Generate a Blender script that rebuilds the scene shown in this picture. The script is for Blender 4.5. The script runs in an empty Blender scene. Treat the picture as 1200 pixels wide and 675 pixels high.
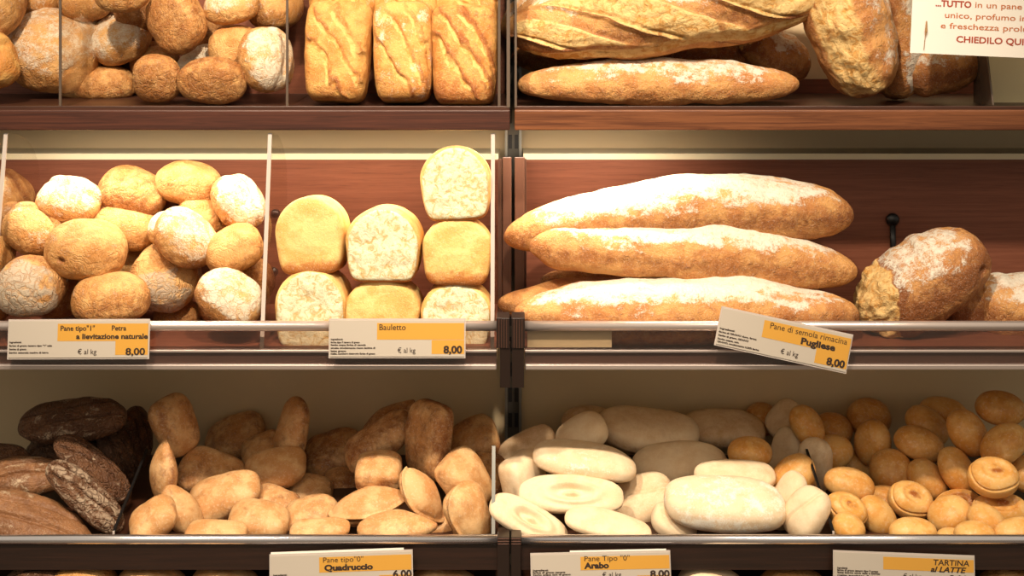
import bpy, math, random
import numpy as np
from mathutils import Vector, Matrix, Euler

random.seed(7)
C = bpy.context.scene.collection
R = math.radians

# ------------------------------------------------------------------ camera frame
F = 1600.0          # focal length in pixels of the 1200 px wide frame
CY = -2.3           # camera distance from the lip of the middle shelf
CZ = 1.61
HOR = 20.0          # row of the horizon
def at(px, py, Y):
    d = Y - CY
    return Vector(((px - 600) * d / F, Y, CZ - (py - HOR) * d / F))
def ax(px, Y): return (px - 600) * (Y - CY) / F
def az(py, Y): return CZ - (py - HOR) * (Y - CY) / F

cam_d = bpy.data.cameras.new('camera')
cam = bpy.data.objects.new('camera', cam_d); C.objects.link(cam)
cam.location = (0, CY, CZ); cam.rotation_euler = (R(90), 0, 0)
cam_d.sensor_width = 36; cam_d.lens = F / 1200 * 36
cam_d.shift_y = -(337.5 - HOR) / 1200
cam_d.clip_start = 0.05
bpy.context.scene.camera = cam

# ------------------------------------------------------------------ materials
def newmat(name):
    m = bpy.data.materials.new(name); m.use_nodes = True
    nt = m.node_tree
    return m, nt, nt.nodes['Principled BSDF']
def N(nt, t, **kw):
    n = nt.nodes.new(t)
    for k, v in kw.items():
        if k in n.inputs: n.inputs[k].default_value = v
        else: setattr(n, k, v)
    return n
def mixc(nt, fac, a, b, mode='MIX'):
    n = nt.nodes.new('ShaderNodeMix'); n.data_type = 'RGBA'; n.blend_type = mode
    for sock, v in ((n.inputs[0], fac), (n.inputs[6], a), (n.inputs[7], b)):
        if isinstance(v, (int, float)): sock.default_value = v
        elif isinstance(v, tuple): sock.default_value = (*v[:3], 1)
        else: nt.links.new(v, sock)
    return n.outputs[2]
def mth(nt, op, a, b=None, c=None, clamp=False):
    n = nt.nodes.new('ShaderNodeMath'); n.operation = op; n.use_clamp = clamp
    for i, v in enumerate((a, b, c)):
        if v is None: continue
        if isinstance(v, (int, float)): n.inputs[i].default_value = v
        else: nt.links.new(v, n.inputs[i])
    return n.outputs[0]
def sstep(nt, v, lo, hi):
    n = nt.nodes.new('ShaderNodeMapRange'); n.interpolation_type = 'SMOOTHSTEP'
    nt.links.new(v, n.inputs[0]); n.inputs[1].default_value = lo; n.inputs[2].default_value = hi
    return n.outputs[0]
def noise(nt, vec, scale, detail=4, rough=0.6, dist=0.0):
    n = N(nt, 'ShaderNodeTexNoise'); n.inputs['Scale'].default_value = scale
    n.inputs['Detail'].default_value = detail; n.inputs['Roughness'].default_value = rough
    n.inputs['Distortion'].default_value = dist
    nt.links.new(vec, n.inputs['Vector']); return n.outputs[0]
def plain(name, col, rough=0.5, metal=0.0, spec=0.5, coat=0.0):
    m, nt, b = newmat(name)
    b.inputs['Base Color'].default_value = (*col, 1); b.inputs['Roughness'].default_value = rough
    b.inputs['Metallic'].default_value = metal; b.inputs['Specular IOR Level'].default_value = spec
    b.inputs['Coat Weight'].default_value = coat
    return m

def bread_mat(name, light, mid, dark, flour=(0.86, 0.78, 0.62), crumb=(0.85, 0.72, 0.42),
              bump=0.35, fine=420, rough=0.62, wrinkle=0.0, streak=1.0, crumbscale=1.0, burn=False, blotch=1.5):
    m, nt, b = newmat(name); L = nt.links
    tc = N(nt, 'ShaderNodeTexCoord'); info = N(nt, 'ShaderNodeObjectInfo')
    off = nt.nodes.new('ShaderNodeVectorMath'); off.operation = 'SCALE'
    cmb = N(nt, 'ShaderNodeCombineXYZ')
    for i in range(3): L.new(info.outputs['Random'], cmb.inputs[i])
    L.new(cmb.outputs[0], off.inputs[0]); off.inputs['Scale'].default_value = 7.3
    add = nt.nodes.new('ShaderNodeVectorMath'); add.operation = 'ADD'
    L.new(tc.outputs['Object'], add.inputs[0]); L.new(off.outputs[0], add.inputs[1])
    v = add.outputs[0]
    def attr(a):
        n = N(nt, 'ShaderNodeAttribute'); n.attribute_name = a; return n.outputs['Fac']
    n1 = noise(nt, v, 28, 5, 0.62, 0.3)
    n2 = noise(nt, v, 75, 5, 0.7, 0.4)
    n3 = noise(nt, v, fine, 3, 0.6)
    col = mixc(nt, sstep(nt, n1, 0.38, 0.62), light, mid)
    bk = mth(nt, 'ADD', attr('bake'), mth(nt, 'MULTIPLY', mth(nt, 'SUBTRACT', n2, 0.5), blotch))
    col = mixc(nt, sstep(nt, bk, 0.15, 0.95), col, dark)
    # speckle
    col = mixc(nt, mth(nt, 'MULTIPLY', sstep(nt, n3, 0.52, 0.7), 0.22), col, flour)
    # crumb / torn inside
    nc = noise(nt, v, 60 * crumbscale, 5, 0.7, 0.8)
    cc = mixc(nt, sstep(nt, nc, 0.36, 0.56), tuple(c * k for c, k in zip(crumb, (0.80, 0.58, 0.34))), crumb)
    if burn: cc = mixc(nt, sstep(nt, n1, 0.30, 0.43), (0.34, 0.13, 0.03), cc)
    cr = mth(nt, 'ADD', attr('crumb'), mth(nt, 'MULTIPLY', mth(nt, 'SUBTRACT', n2, 0.5), 0.5))
    col = mixc(nt, sstep(nt, cr, 0.4, 0.6), col, cc)
    # flour dusting, broken by cracks
    fl = mth(nt, 'ADD', attr('flour'), mth(nt, 'MULTIPLY', mth(nt, 'SUBTRACT', n2, 0.5), 1.5 * streak))
    fl = mth(nt, 'ADD', fl, mth(nt, 'MULTIPLY', mth(nt, 'SUBTRACT', n3, 0.5), 0.9))
    fl = mth(nt, 'ADD', fl, mth(nt, 'MULTIPLY', mth(nt, 'SUBTRACT', n1, 0.5), 1.6))
    flm = sstep(nt, fl, 0.25, 0.85)
    vor = N(nt, 'ShaderNodeTexVoronoi'); vor.feature = 'DISTANCE_TO_EDGE'; vor.inputs['Scale'].default_value = 55
    wv = nt.nodes.new('ShaderNodeVectorMath'); wv.operation = 'MULTIPLY_ADD'
    nz = N(nt, 'ShaderNodeTexNoise'); nz.inputs['Scale'].default_value = 30; L.new(v, nz.inputs['Vector'])
    L.new(nz.outputs['Color'], wv.inputs[0]); wv.inputs[1].default_value = (0.09, 0.09, 0.09); L.new(v, wv.inputs[2])
    L.new(wv.outputs[0], vor.inputs['Vector'])
    crack = sstep(nt, vor.outputs['Distance'], 0.0, 0.14)
    if wrinkle > 0:
        flm = mth(nt, 'MULTIPLY', flm, mth(nt, 'ADD', 1 - wrinkle, mth(nt, 'MULTIPLY', crack, wrinkle)))
    col = mixc(nt, mth(nt, 'MULTIPLY', flm, 0.92), col, flour)
    L.new(col, b.inputs['Base Color'])
    b.inputs['Roughness'].default_value = rough
    b.inputs['Specular IOR Level'].default_value = 0.3
    h = mth(nt, 'ADD', mth(nt, 'MULTIPLY', n2, 1.0), mth(nt, 'MULTIPLY', n3, 0.25))
    if wrinkle > 0: h = mth(nt, 'ADD', h, mth(nt, 'MULTIPLY', crack, 0.5 * wrinkle))
    h = mth(nt, 'ADD', h, mth(nt, 'MULTIPLY', mth(nt, 'MULTIPLY', attr('crumb'), nc), 1.6))
    bp = N(nt, 'ShaderNodeBump'); bp.inputs['Strength'].default_value = bump; bp.inputs['Distance'].default_value = 0.006
    L.new(h, bp.inputs['Height']); L.new(bp.outputs[0], b.inputs['Normal'])
    return m

def wood_mat(name, c1, c2, rough=0.3, scale=1.0, coat=0.3, spec=0.5):
    m, nt, b = newmat(name); L = nt.links
    tc = N(nt, 'ShaderNodeTexCoord'); mp = N(nt, 'ShaderNodeMapping')
    mp.inputs['Scale'].default_value = (3 * scale, 60 * scale, 90 * scale)
    L.new(tc.outputs['Object'], mp.inputs[0])
    n1 = noise(nt, mp.outputs[0], 1.5, 6, 0.65, 0.6)
    n2 = noise(nt, mp.outputs[0], 9, 3, 0.6)
    col = mixc(nt, sstep(nt, n1, 0.3, 0.7), c1, c2)
    col = mixc(nt, mth(nt, 'MULTIPLY', sstep(nt, n2, 0.5, 0.75), 0.35), col, tuple(c * 0.45 for c in c1))
    L.new(col, b.inputs['Base Color'])
    b.inputs['Roughness'].default_value = rough; b.inputs['Coat Weight'].default_value = coat
    b.inputs['Coat Roughness'].default_value = 0.25; b.inputs['Specular IOR Level'].default_value = spec
    bp = N(nt, 'ShaderNodeBump'); bp.inputs['Strength'].default_value = 0.1; bp.inputs['Distance'].default_value = 0.002
    L.new(n2, bp.inputs['Height']); L.new(bp.outputs[0], b.inputs['Normal'])
    return m
def clear_mat(name, tint=(1, 1, 1), alpha=0.12, rough=0.03):
    """thin acrylic: mostly see-through with a glossy surface"""
    m = bpy.data.materials.new(name); m.use_nodes = True; nt = m.node_tree; nt.nodes.clear()
    o = nt.nodes.new('ShaderNodeOutputMaterial'); t = nt.nodes.new('ShaderNodeBsdfTransparent')
    t.inputs[0].default_value = (*tint, 1)
    g = nt.nodes.new('ShaderNodeBsdfGlossy'); g.inputs['Roughness'].default_value = rough
    g.inputs[0].default_value = (1, 1, 1, 1)
    f = nt.nodes.new('ShaderNodeFresnel'); f.inputs[0].default_value = 1.45
    a = mth(nt, 'ADD', mth(nt, 'MULTIPLY', f.outputs[0], .2), alpha * 0.2, clamp=True)
    mx = nt.nodes.new('ShaderNodeMixShader'); nt.links.new(a, mx.inputs[0])
    nt.links.new(t.outputs[0], mx.inputs[1]); nt.links.new(g.outputs[0], mx.inputs[2])
    nt.links.new(mx.outputs[0], o.inputs[0])
    return m

M = {}
M['roll'] = bread_mat('wheat_crust', (0.66, 0.36, 0.125), (0.50, 0.215, 0.055), (0.27, 0.095, 0.022), flour=(0.74, 0.65, 0.50), wrinkle=0.35, bump=0.75)
M['ashroll'] = bread_mat('dusty_crust', (0.70, 0.40, 0.15), (0.50, 0.22, 0.06), (0.26, 0.095, 0.025), flour=(0.46, 0.37, 0.27), wrinkle=0.5, bump=0.9)
M['pan'] = bread_mat('pan_crust', (0.78, 0.54, 0.20), (0.70, 0.39, 0.11), (0.44, 0.15, 0.03), crumb=(0.76, 0.70, 0.48), bump=0.45, wrinkle=0.1, crumbscale=1.4)
M['scored'] = bread_mat('scored_crust', (0.68, 0.36, 0.10), (0.55, 0.22, 0.045), (0.30, 0.09, 0.018), flour=(0.78, 0.68, 0.50), crumb=(0.72, 0.45, 0.15), bump=0.6, wrinkle=0.25)
M['long'] = bread_mat('long_loaf_crust', (0.62, 0.31, 0.10), (0.46, 0.18, 0.05), (0.24, 0.08, 0.022), flour=(0.76, 0.70, 0.58), crumb=(0.74, 0.50, 0.21), bump=0.8, wrinkle=0.15, streak=1.3, burn=True)
M['rye'] = bread_mat('rye_crust', (0.15, 0.066, 0.030), (0.09, 0.036, 0.016), (0.035, 0.015, 0.008), flour=(0.44, 0.32, 0.22), crumb=(0.46, 0.28, 0.13), bump=1.0, wrinkle=0.55, rough=0.42, streak=1.6)
M['rye2'] = bread_mat('rye_crust_light', (0.30, 0.14, 0.06), (0.20, 0.085, 0.035), (0.06, 0.024, 0.012), flour=(0.55, 0.40, 0.26), bump=0.5, wrinkle=0.4, rough=0.4)
M['quad'] = bread_mat('soft_roll_crust', (0.70, 0.42, 0.19), (0.56, 0.27, 0.095), (0.24, 0.085, 0.028), crumb=(0.85, 0.66, 0.38), bump=0.3, fine=300, rough=.52)
M['arabo'] = bread_mat('pale_crust', (0.80, 0.63, 0.42), (0.74, 0.54, 0.33), (0.46, 0.25, 0.11), flour=(0.88, 0.82, 0.70), bump=0.14, rough=0.7, blotch=.7)
M['bun'] = bread_mat('bun_crust', (0.80, 0.47, 0.16), (0.70, 0.33, 0.075), (0.34, 0.10, 0.02), bump=0.08, rough=0.4, fine=200, blotch=.6)

M['wall'] = plain('cream_wall', (0.68, 0.53, 0.32), 0.35, spec=0.4)
M['panelwood'] = wood_mat('brown_panel', (0.16, 0.052, 0.028), (0.22, 0.076, 0.042), rough=0.42, coat=0.0, spec=.3)
M['lipwood'] = wood_mat('lip_wood', (0.085, 0.027, 0.015), (0.035, 0.012, 0.008), rough=0.45, coat=0.05, spec=.3)
M['lipwood2'] = wood_mat('lip_wood_red', (0.20, 0.070, 0.026), (0.085, 0.026, 0.010), rough=0.45, coat=0.05, spec=.3)
M['tray'] = wood_mat('tray_wood', (0.040, 0.015, 0.008), (0.065, 0.023, 0.012), rough=0.4, coat=0.05, spec=.35)
M['darkwood'] = wood_mat('dark_front_wood', (0.016, 0.007, 0.004), (0.030, 0.012, 0.007), rough=0.4, coat=0.1)
M['endwood'] = plain('brown_plastic', (0.085, 0.036, 0.022), 0.38)
M['cap'] = plain('dark_brown_cap', (0.018, 0.009, 0.006), 0.35)
M['railbrown'] = plain('rail_brown', (0.10, 0.055, 0.042), 0.25)
M['rim'] = plain('bright_rim_metal', (0.78, 0.74, 0.76), 0.2, .95)
M['blank'] = plain('reflection_yellow', (0.85, 0.80, 0.55), 0.5)
M['black'] = plain('black', (0.006, 0.005, 0.005), 0.4)
M['chrome'] = plain('brushed_metal', (0.66, 0.55, 0.50), 0.28, .75)
M['steel'] = plain('dark_steel', (0.30, 0.29, 0.26), 0.35, 0.8)
M['darkmetal'] = plain('shadowed_steel', (0.10, 0.09, 0.075), 0.35, 0.6)
M['clear'] = clear_mat('clear_acrylic', (0.95, 0.93, 0.90), alpha=.04)
M['guard'] = clear_mat('guard_acrylic', (0.86, 0.80, 0.76), alpha=0.5, rough=0.12)
M['edge'] = plain('acrylic_edge', (0.50, 0.43, 0.38), 0.2)
M['darkedge'] = plain('acrylic_dark_edge', (0.10, 0.07, 0.05), 0.2)
M['card'] = plain('card_paper', (0.46, 0.40, 0.33), 0.55)
M['yellow'] = plain('yellow_print', (0.58, 0.29, 0.04), 0.5)
M['ink'] = plain('black_ink', (0.03, 0.015, 0.01), 0.5)
M['redink'] = plain('red_ink', (0.36, 0.05, 0.02), 0.5)
M['orangeink'] = plain('orange_ink', (0.50, 0.15, 0.05), 0.5)
M['sign'] = plain('sign_paper', (0.80, 0.74, 0.66), 0.5)
M['cream'] = plain('cream_panel', (0.62, 0.52, 0.30), 0.35)
M['ledge'] = plain('pale_ledge', (0.82, 0.74, 0.52), 0.5)
M['floor'] = plain('floor_tile', (0.30, 0.25, 0.2), 0.3)
M['twine'] = plain('twine', (0.32, 0.17, 0.06), 0.8)

# ------------------------------------------------------------------ object helpers
def tag(o, label=None, cat=None, group=None, kind=None):
    if label: o['label'] = label
    if cat: o['category'] = cat
    if group: o['group'] = group
    if kind: o['kind'] = kind
    return o
def empty(name, loc, label, cat, group=None):
    o = bpy.data.objects.new(name, None); C.objects.link(o); o.location = loc; o.empty_display_size = 0.05
    return tag(o, label, cat, group)
class MB:
    def __init__(s): s.v = []; s.f = []; s.m = []
    def add(s, vs, fs, mi=0):
        k = len(s.v); s.v += [tuple(x) for x in vs]; s.f += [tuple(i + k for i in f) for f in fs]; s.m += [mi] * len(fs)
    def box(s, x0, x1, y0, y1, z0, z1, mi=0):
        s.add([(x0,y0,z0),(x1,y0,z0),(x1,y1,z0),(x0,y1,z0),(x0,y0,z1),(x1,y0,z1),(x1,y1,z1),(x0,y1,z1)],
              [(0,3,2,1),(4,5,6,7),(0,1,5,4),(1,2,6,5),(2,3,7,6),(3,0,4,7)], mi)
    def prism(s, prof, x0, x1, mi=0, mi_side=None):
        """prof: list of (y,z), extruded along x"""
        n = len(prof)
        s.add([(x0, y, z) for y, z in prof] + [(x1, y, z) for y, z in prof], [tuple(range(n - 1, -1, -1)), tuple(range(n, 2 * n))], mi)
        k = len(s.v) - 2 * n
        for i in range(n):
            j = (i + 1) % n
            s.f.append((k + i, k + j, k + n + j, k + n + i)); s.m.append(mi if mi_side is None else mi_side)
    def tube(s, pts, r, n=12, mi=0):
        rings = []
        for i, p in enumerate(pts):
            p = Vector(p); a = Vector(pts[max(i - 1, 0)]); b = Vector(pts[min(i + 1, len(pts) - 1)])
            t = (b - a).normalized(); u = t.orthogonal().normalized(); w = t.cross(u)
            rr = r[i] if isinstance(r, (list, tuple)) else r
            rings.append([p + rr * (math.cos(q) * u + math.sin(q) * w) for q in [2 * math.pi * k / n for k in range(n)]])
        k = len(s.v); 
        vs = [x for rg in rings for x in rg]; fs = []
        for i in range(len(pts) - 1):
            for j in range(n): fs.append((i*n+j, i*n+(j+1)%n, (i+1)*n+(j+1)%n, (i+1)*n+j))
        fs.append(tuple(range(n - 1, -1, -1))); fs.append(tuple((len(pts)-1)*n + j for j in range(n)))
        s.add(vs, fs, mi)
    def build(s, name, mats, parent=None, bevel=0, origin=None, smooth=False):
        if not isinstance(mats, (list, tuple)): mats = [mats]
        o0 = Vector(origin) if origin is not None else Vector((0, 0, 0))
        if parent is not None: o0 = Vector(parent.location) if parent.parent is None else o0
        elif origin is None:
            a = np.array(s.v); o0 = Vector(((a[:,0].min()+a[:,0].max())/2, (a[:,1].min()+a[:,1].max())/2, a[:,2].min()))
        me = bpy.data.meshes.new(name)
        me.from_pydata([tuple(Vector(v) - o0) for v in s.v], [], s.f)
        for m in mats: me.materials.append(m)
        me.polygons.foreach_set('material_index', s.m)
        if smooth: me.polygons.foreach_set('use_smooth', [True] * len(me.polygons))
        me.update()
        o = bpy.data.objects.new(name, me); C.objects.link(o)
        if parent is not None: o.parent = parent
        else: o.location = o0
        if bevel:
            b = o.modifiers.new('bevel', 'BEVEL'); b.width = bevel; b.segments = 2; b.limit_method = 'ANGLE'
        return o

# ------------------------------------------------------------------ setting
WY = 0.42
s = MB(); s.box(-2.2, 2.2, WY, WY + 0.1, 0, 2.6); tag(s.build('wall_back', M['wall']), kind='structure')
s = MB(); s.box(-2.2, 2.2, -4.0, WY, -0.05, 0.0); tag(s.build('floor', M['floor']), kind='structure')

# slotted upright between the two bays
s = MB()
ux = ax(601.5, WY)
s.box(ux - .0165, ux - .0115, WY - .03, WY, 0.02, 2.3, 0)
s.box(ux + .0115, ux + .0165, WY - .03, WY, 0.02, 2.3, 0)
s.box(ux - .0115, ux + .0115, WY - .022, WY, 0.02, 2.3, 1)
z = 0.05
while z < 2.25:
    for dx in (-.006, .006):
        s.box(ux + dx - .0035, ux + dx + .0035, WY - .0232, WY - .0215, z, z + .028, 2)
    z += .05
tag(s.build('slotted_upright', [M['steel'], M['darkmetal'], M['black']]), 'dark metal slotted upright on the wall between the two shelf bays', 'upright')

# ------------------------------------------------------------------ shelves
def line_floor(y0, z0, y1, z1):
    return lambda Y: z0 + (z1 - z0) * (Y - y0) / (y1 - y0)
FL = {}
# top row: lip at Y=.10
TL = 0.10
FL['top'] = line_floor(TL, az(128.5, TL), WY - .03, az(128.5, TL) + 0.012)
FL['mid'] = line_floor(0.0, az(411, 0.01), 0.29, az(411, 0.01) + 0.015)
BL = -0.06
FL['bot'] = line_floor(BL, az(650, BL), WY - .03, az(655, BL) + 0.02)
LL = -0.12
FL['low'] = line_floor(LL, az(800, LL), WY - .03, az(800, LL) + 0.1)

XM = 0.0005
bays = [(-1.25, ax(599, 0.1)-.002, 'left'), (ax(603, .1), 1.25, 'right')]

def tray(row, y0, y1, x0, x1, parent, mat, th=0.012):
    f = FL[row]; s = MB()
    s.prism([(y0, f(y0)), (y1, f(y1)), (y1, f(y1) - th), (y0, f(y0) - th)], x0, x1)
    return s.build('tray', mat, parent)

# top shelves
for x0, x1, side in bays:
    z = az(128, TL)
    e = empty('wooden_shelf', ((x0 + x1) / 2, TL, z), f'top shelf of the {side} bay, brown wooden front edge', 'shelf', 'upper wooden shelves')
    tray('top', TL + .004, WY - .005, x0, x1, e, M['tray'])
    s = MB(); s.box(x0, x1, TL - .012, TL + .006, az(152, TL), az(128.5, TL)); s.build('front_board', M['lipwood'] if side == 'left' else M['lipwood2'], e, bevel=.002)
    s = MB(); s.box(x0, x1, TL + .002, TL + .012, az(128.5, TL) - .001, az(124.5, TL)); s.build('edge_strip', M['chrome'] if 0 else M['tray'], e, bevel=.001)
    s = MB(); s.box(x0, x1 if side == 'left' else ax(1166, WY), WY - .03, WY - .018, FL['top'](WY - .03), az(-90 if side == 'left' else 92, WY)); s.build('back_panel', M['panelwood'], e)
    s = MB(); s.box(x0, x1, TL + .006, WY - .005, az(146, TL), az(141, TL)); s.build('underside_board', M['tray'], e)
    # glass guard standing on the front edge
    if False: s = MB(); s.prism([(TL - .004, az(133, TL)), (TL + .018, az(-60, TL + .018)), (TL + .021, az(-60, TL + .018)), (TL - .001, az(133, TL))], x0, ax(596.5, TL)); s.build('glass_guard', M['clear'], e)
    # shelf end panel
    xe = x1 if side == 'left' else x0
    s = MB()
    if side == 'left': xa, xb = xe - .006, xe
    else: xa, xb = xe, xe + .004
    s.prism([(TL + .001, az(126, TL)), (WY - .01, FL['top'](WY - .01)), (WY - .01, az(-80, WY)), (TL + .02, az(-80, TL))], xa, xb)
    s.build('end_panel', M['darkedge'], e)

# middle shelves
panel_y = .31
for x0, x1, side in bays:
    sgn = -1 if side == 'left' else 1
    xin = ax(597, 0) if side == 'left' else ax(599.5, 0)      # face next to the joint
    z = az(431, 0)
    e = empty('display_shelf', ((x0 + x1) / 2, 0, z), f'middle shelf of the {side} bay with metal rail and brown back panel', 'shelf', 'middle display shelves')
    xlo, xhi = (x0, ax(582, 0)) if side == 'left' else (ax(615, 0), x1)
    f = FL['mid']
    tray('mid', .006, panel_y, xlo, xhi, e, M['panelwood'])
    # brown back panel with a cream ledge on top
    s = MB(); s.prism([(panel_y, f(panel_y)), (panel_y + .014, f(panel_y)), (panel_y + .014, az(187, panel_y)), (panel_y, az(187, panel_y))], xlo, xhi)
    s.build('back_panel', M['panelwood'], e)
    s = MB(); s.box(xlo, xhi, panel_y + .0005, WY - .001, az(187, panel_y), az(180, panel_y)); s.build('ledge', M['ledge'], e)
    # clear front guard, top bead, middle line, lower profile
    s = MB(); s.box(xlo, xhi, -.004, -.001, az(425, 0), az(380, 0)); s.build('front_guard', M['guard'], e)
    s = MB(); s.tube([(xlo, -.006, az(381, 0)), (xhi, -.006, az(381, 0))], .0085, 20); s.build('top_rail', M['chrome'], e, smooth=True)
    s = MB(); s.box(xlo, xhi, -.008, -.003, az(412, 0), az(409, 0)); s.build('rail_bead', M['chrome'], e, bevel=.001)
    s = MB(); s.box(xlo, xhi, -.003, .004, az(427, 0), az(412, 0)); s.build('ticket_rail', M['railbrown'], e)
    s = MB(); s.box(xlo, xhi, -.010, .008, az(432, 0), az(425.5, 0)); s.build('lower_trim', M['chrome'], e, bevel=.002)
    s = MB(); s.box(xlo, xhi, .008, WY - .02, az(430, 0), az(425, 0)); s.build('underside_board', M['cream'], e)
    # end cap at the joint
    s = MB()
    if side == 'left': a, b, at_, bt = ax(582, 0), ax(597, 0), ax(586, 0), ax(598, 0)
    else: a, b, at_, bt = ax(599.5, 0), ax(615, 0), ax(600, 0), ax(614, 0)
    zt, zm, zb = az(373, -.02), az(408, -.02), az(456, -.02)
    s.box(a, b, -.02, .03, zm, zt)
    s.prism([(-.018, zm), (-.012, zb), (.03, zb), (.03, zm)], at_, bt)
    for k in range(4):
        xx = a + (b - a) * (k + .8) / 5
        s.box(xx, xx + .0012, -.0212, -.019, zm, zt - .002, 1)
    s.build('end_cap', [M['cap'], M['endwood']], e, bevel=.0015)
    # end panel rising at the joint
    s = MB(); a, b = (ax(589, .22), ax(600, .22)) if side == 'left' else (ax(603, .22), ax(615, .22))
    if side == 'left': b = min(b, -.0008)
    s.prism([(.22, f(.22)), (.22, az(184, .22)), (panel_y, az(186, panel_y)), (panel_y, f(panel_y))], a, b)
    s.build('end_panel', M['endwood'], e, bevel=.0015)
    s = MB(); a, b = (ax(583.5, .23), ax(588.3, .23)) if side == 'left' else (ax(615.3, .23), ax(617, .23))
    s.prism([(.23, f(.23)), (.23, az(186, .23)), (panel_y, az(188, panel_y)), (panel_y, f(panel_y))], a, b)
    s.build('inner_lining', M['endwood'], e)

s = MB(); s.box(ax(618, 0), ax(717, 0), .001, .0025, az(407.5, 0), az(384, 0))  # added pale strip standing in for a bright reflection on the guard
tag(s.build('reflection_strip', M['blank'], bevel=.0005), 'pale yellow strip standing in for a reflection in the clear guard, just right of the bay joint', 'card')
# knobs on the brown back panel
for (px, py, rr, long_, lab) in ((1045, 257, .013, True, 'black hanging hook on the dark panel behind the cut rustic loaf'),
                              (323.5, 250, .0095, False, 'upper black bolt on the brown panel beside the clear divider'),
                              (321, 318, .0095, False, 'lower black bolt on the brown panel beside the stacked pan loaves')):
    Y = panel_y
    e = empty('panel_hook' if long_ else 'black_bolt', at(px, py, Y), lab, 'hook' if long_ else 'bolt', None if long_ else 'black bolts on the back panel')
    p = at(px, py, Y)
    s = MB(); s.tube([(p.x, Y, p.z), (p.x, Y - .006, p.z), (p.x, Y - .012, p.z)], [rr * .7, rr, rr * .75], 20); s.build('bolt_head' if not long_ else 'hook_head', M['black'], e, smooth=True)
    if long_:
        s = MB(); q = at(px + 1, py + 55, Y); s.tube([(p.x, Y - .006, p.z - .005), (q.x, Y - .006, q.z)], .0055, 10); s.build('stem', M['black'], e, smooth=True)

# bottom shelves
for x0, x1, side in bays:
    e = empty('bread_bin_shelf', ((x0 + x1) / 2, BL, az(650, BL)), f'bottom shelf of the {side} bay with bright metal rim and dark front', 'shelf', 'lower bin shelves')
    xlo, xhi = (x0, ax(583, BL)) if side == 'left' else (ax(611, BL), x1)
    f = FL['bot']
    tray('bot', BL + .004, WY - .012, xlo, xhi, e, M['tray'])
    s = MB(); s.tube([(xlo, BL - .004, az(631, BL)), (xhi, BL - .004, az(631, BL))], .0080, 24); s.build('top_rim', M['rim'], e, smooth=True)
    s = MB(); s.box(xlo, xhi, BL - .006, BL + .003, az(666, BL), az(637, BL)); s.build('front_board', M['darkwood'], e)
    s = MB(); a, b = (ax(583, BL), ax(597, BL)) if side == 'left' else (ax(599, BL), ax(610.5, BL))
    s.box(a, b, BL - .014, BL + .03, az(690, BL), az(626, BL)); 
    for k in range(3):
        zz = az(627 + 3 * k, BL); s.box(a, b, BL - .0152, BL - .013, zz - .002, zz, 1)
    s.build('end_cap', [M['cap'], M['endwood']], e, bevel=.002)

# lowest shelf, only its bread tops show
for x0, x1, side in bays:
    e = empty('lowest_shelf', ((x0 + x1) / 2, LL, FL['low'](LL)), f'lowest shelf of the {side} bay, under the dark front board', 'shelf', 'lowest shelves')
    tray('low', LL + .004, WY - .012, x0, x1, e, M['tray'])
    s = MB(); s.box(x0, x1, LL - .01, LL + .002, az(830, LL), az(790, LL)); s.build('front_board', M['lipwood'], e)

# ------------------------------------------------------------------ acrylic dividers
def divider(X, prof, label, dark=False, th=.003):
    """prof: (y,z) polygon of the clear sheet; first two points are the front edge, bottom to top"""
    y0 = prof[0][0]
    e = empty('acrylic_divider', (X, y0, min(z for _, z in prof)), label, 'divider', 'clear shelf dividers')
    s = MB(); s.prism(prof, X - th / 2, X + th / 2); s.build('clear_sheet', M['clear'], e)
    (ya, za), (yb, zb) = prof[0], prof[1]
    s = MB(); s.prism([(ya - .003, za), (yb - .003, zb), (yb, zb), (ya, za)], X - th * .75, X + th * .75)
    s.build('polished_edge', dark if dark not in (True, False) else (M['darkedge'] if dark else M['edge']), e)
def mid_div(pxb, label, th=.0045):
    X = ax(pxb, .02); f = FL['mid']
    prof = [(.02, f(.02)), (.10, az(156, .10))]
    for k in range(1, 9):
        a = k / 8 * math.pi / 2
        prof.append((.10 + .165 * math.sin(a), az(156, .10) - .105 * (1 - math.cos(a))))
    prof.append((.265, f(.265)))
    divider(X, prof, label, th=th)
mid_div(-13, 'tall clear divider at the far left of the middle shelf')
mid_div(307, 'clear divider between the wheat rolls and the pan loaves')
mid_div(577, 'clear divider beside the tallest stack of pan loaves')
def top_div(px, label):
    X = ax(px, TL + .02); f = FL['top']
    divider(X, [(TL + .018, f(TL + .018)), (TL + .018, az(-70, TL)), (WY - .04, az(-70, WY)), (WY - .04, f(WY - .04))], label, dark=True)
top_div(71.5, 'dark-edged clear divider in front of the big pale loaf, top shelf')
top_div(337, 'clear divider between round rolls and scored loaves, top shelf')
top_div(585, 'clear divider beside the rightmost scored pan loaf, top shelf')
def bot_div(px, label, x=None, dark=True, top=(0, 0)):
    X = ax(px, BL + .01) if x is None else x; f = FL['bot']
    y0, y1 = BL + .008, .15
    divider(X, [(y0, f(y0)), (y0, az(622, y0)), (y1, az(527, y1)), (y1 + .02, az(527, y1) - .005), (y1 + .02, f(y1 + .02))], label, dark=False, th=.002)
    o = bpy.data.objects[-1] if False else None
    s = MB(); s.prism([(y0, az(624, y0)), (y1, az(528.5, y1)), (y1, az(526, y1)), (y0, az(621.5, y0))], X - .0022, X + .0022)
    return s, X
for px, lab in ((134, 'low divider between the dark rye loaves and the square rolls'),
                (976, 'low black-edged divider between pale flat loaves and round milk buns')):
    s, X = bot_div(px, lab)
    par = [o for o in C.objects if o.get('label') == lab][0]
    s.build('top_edge', M['black'], par)
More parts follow.
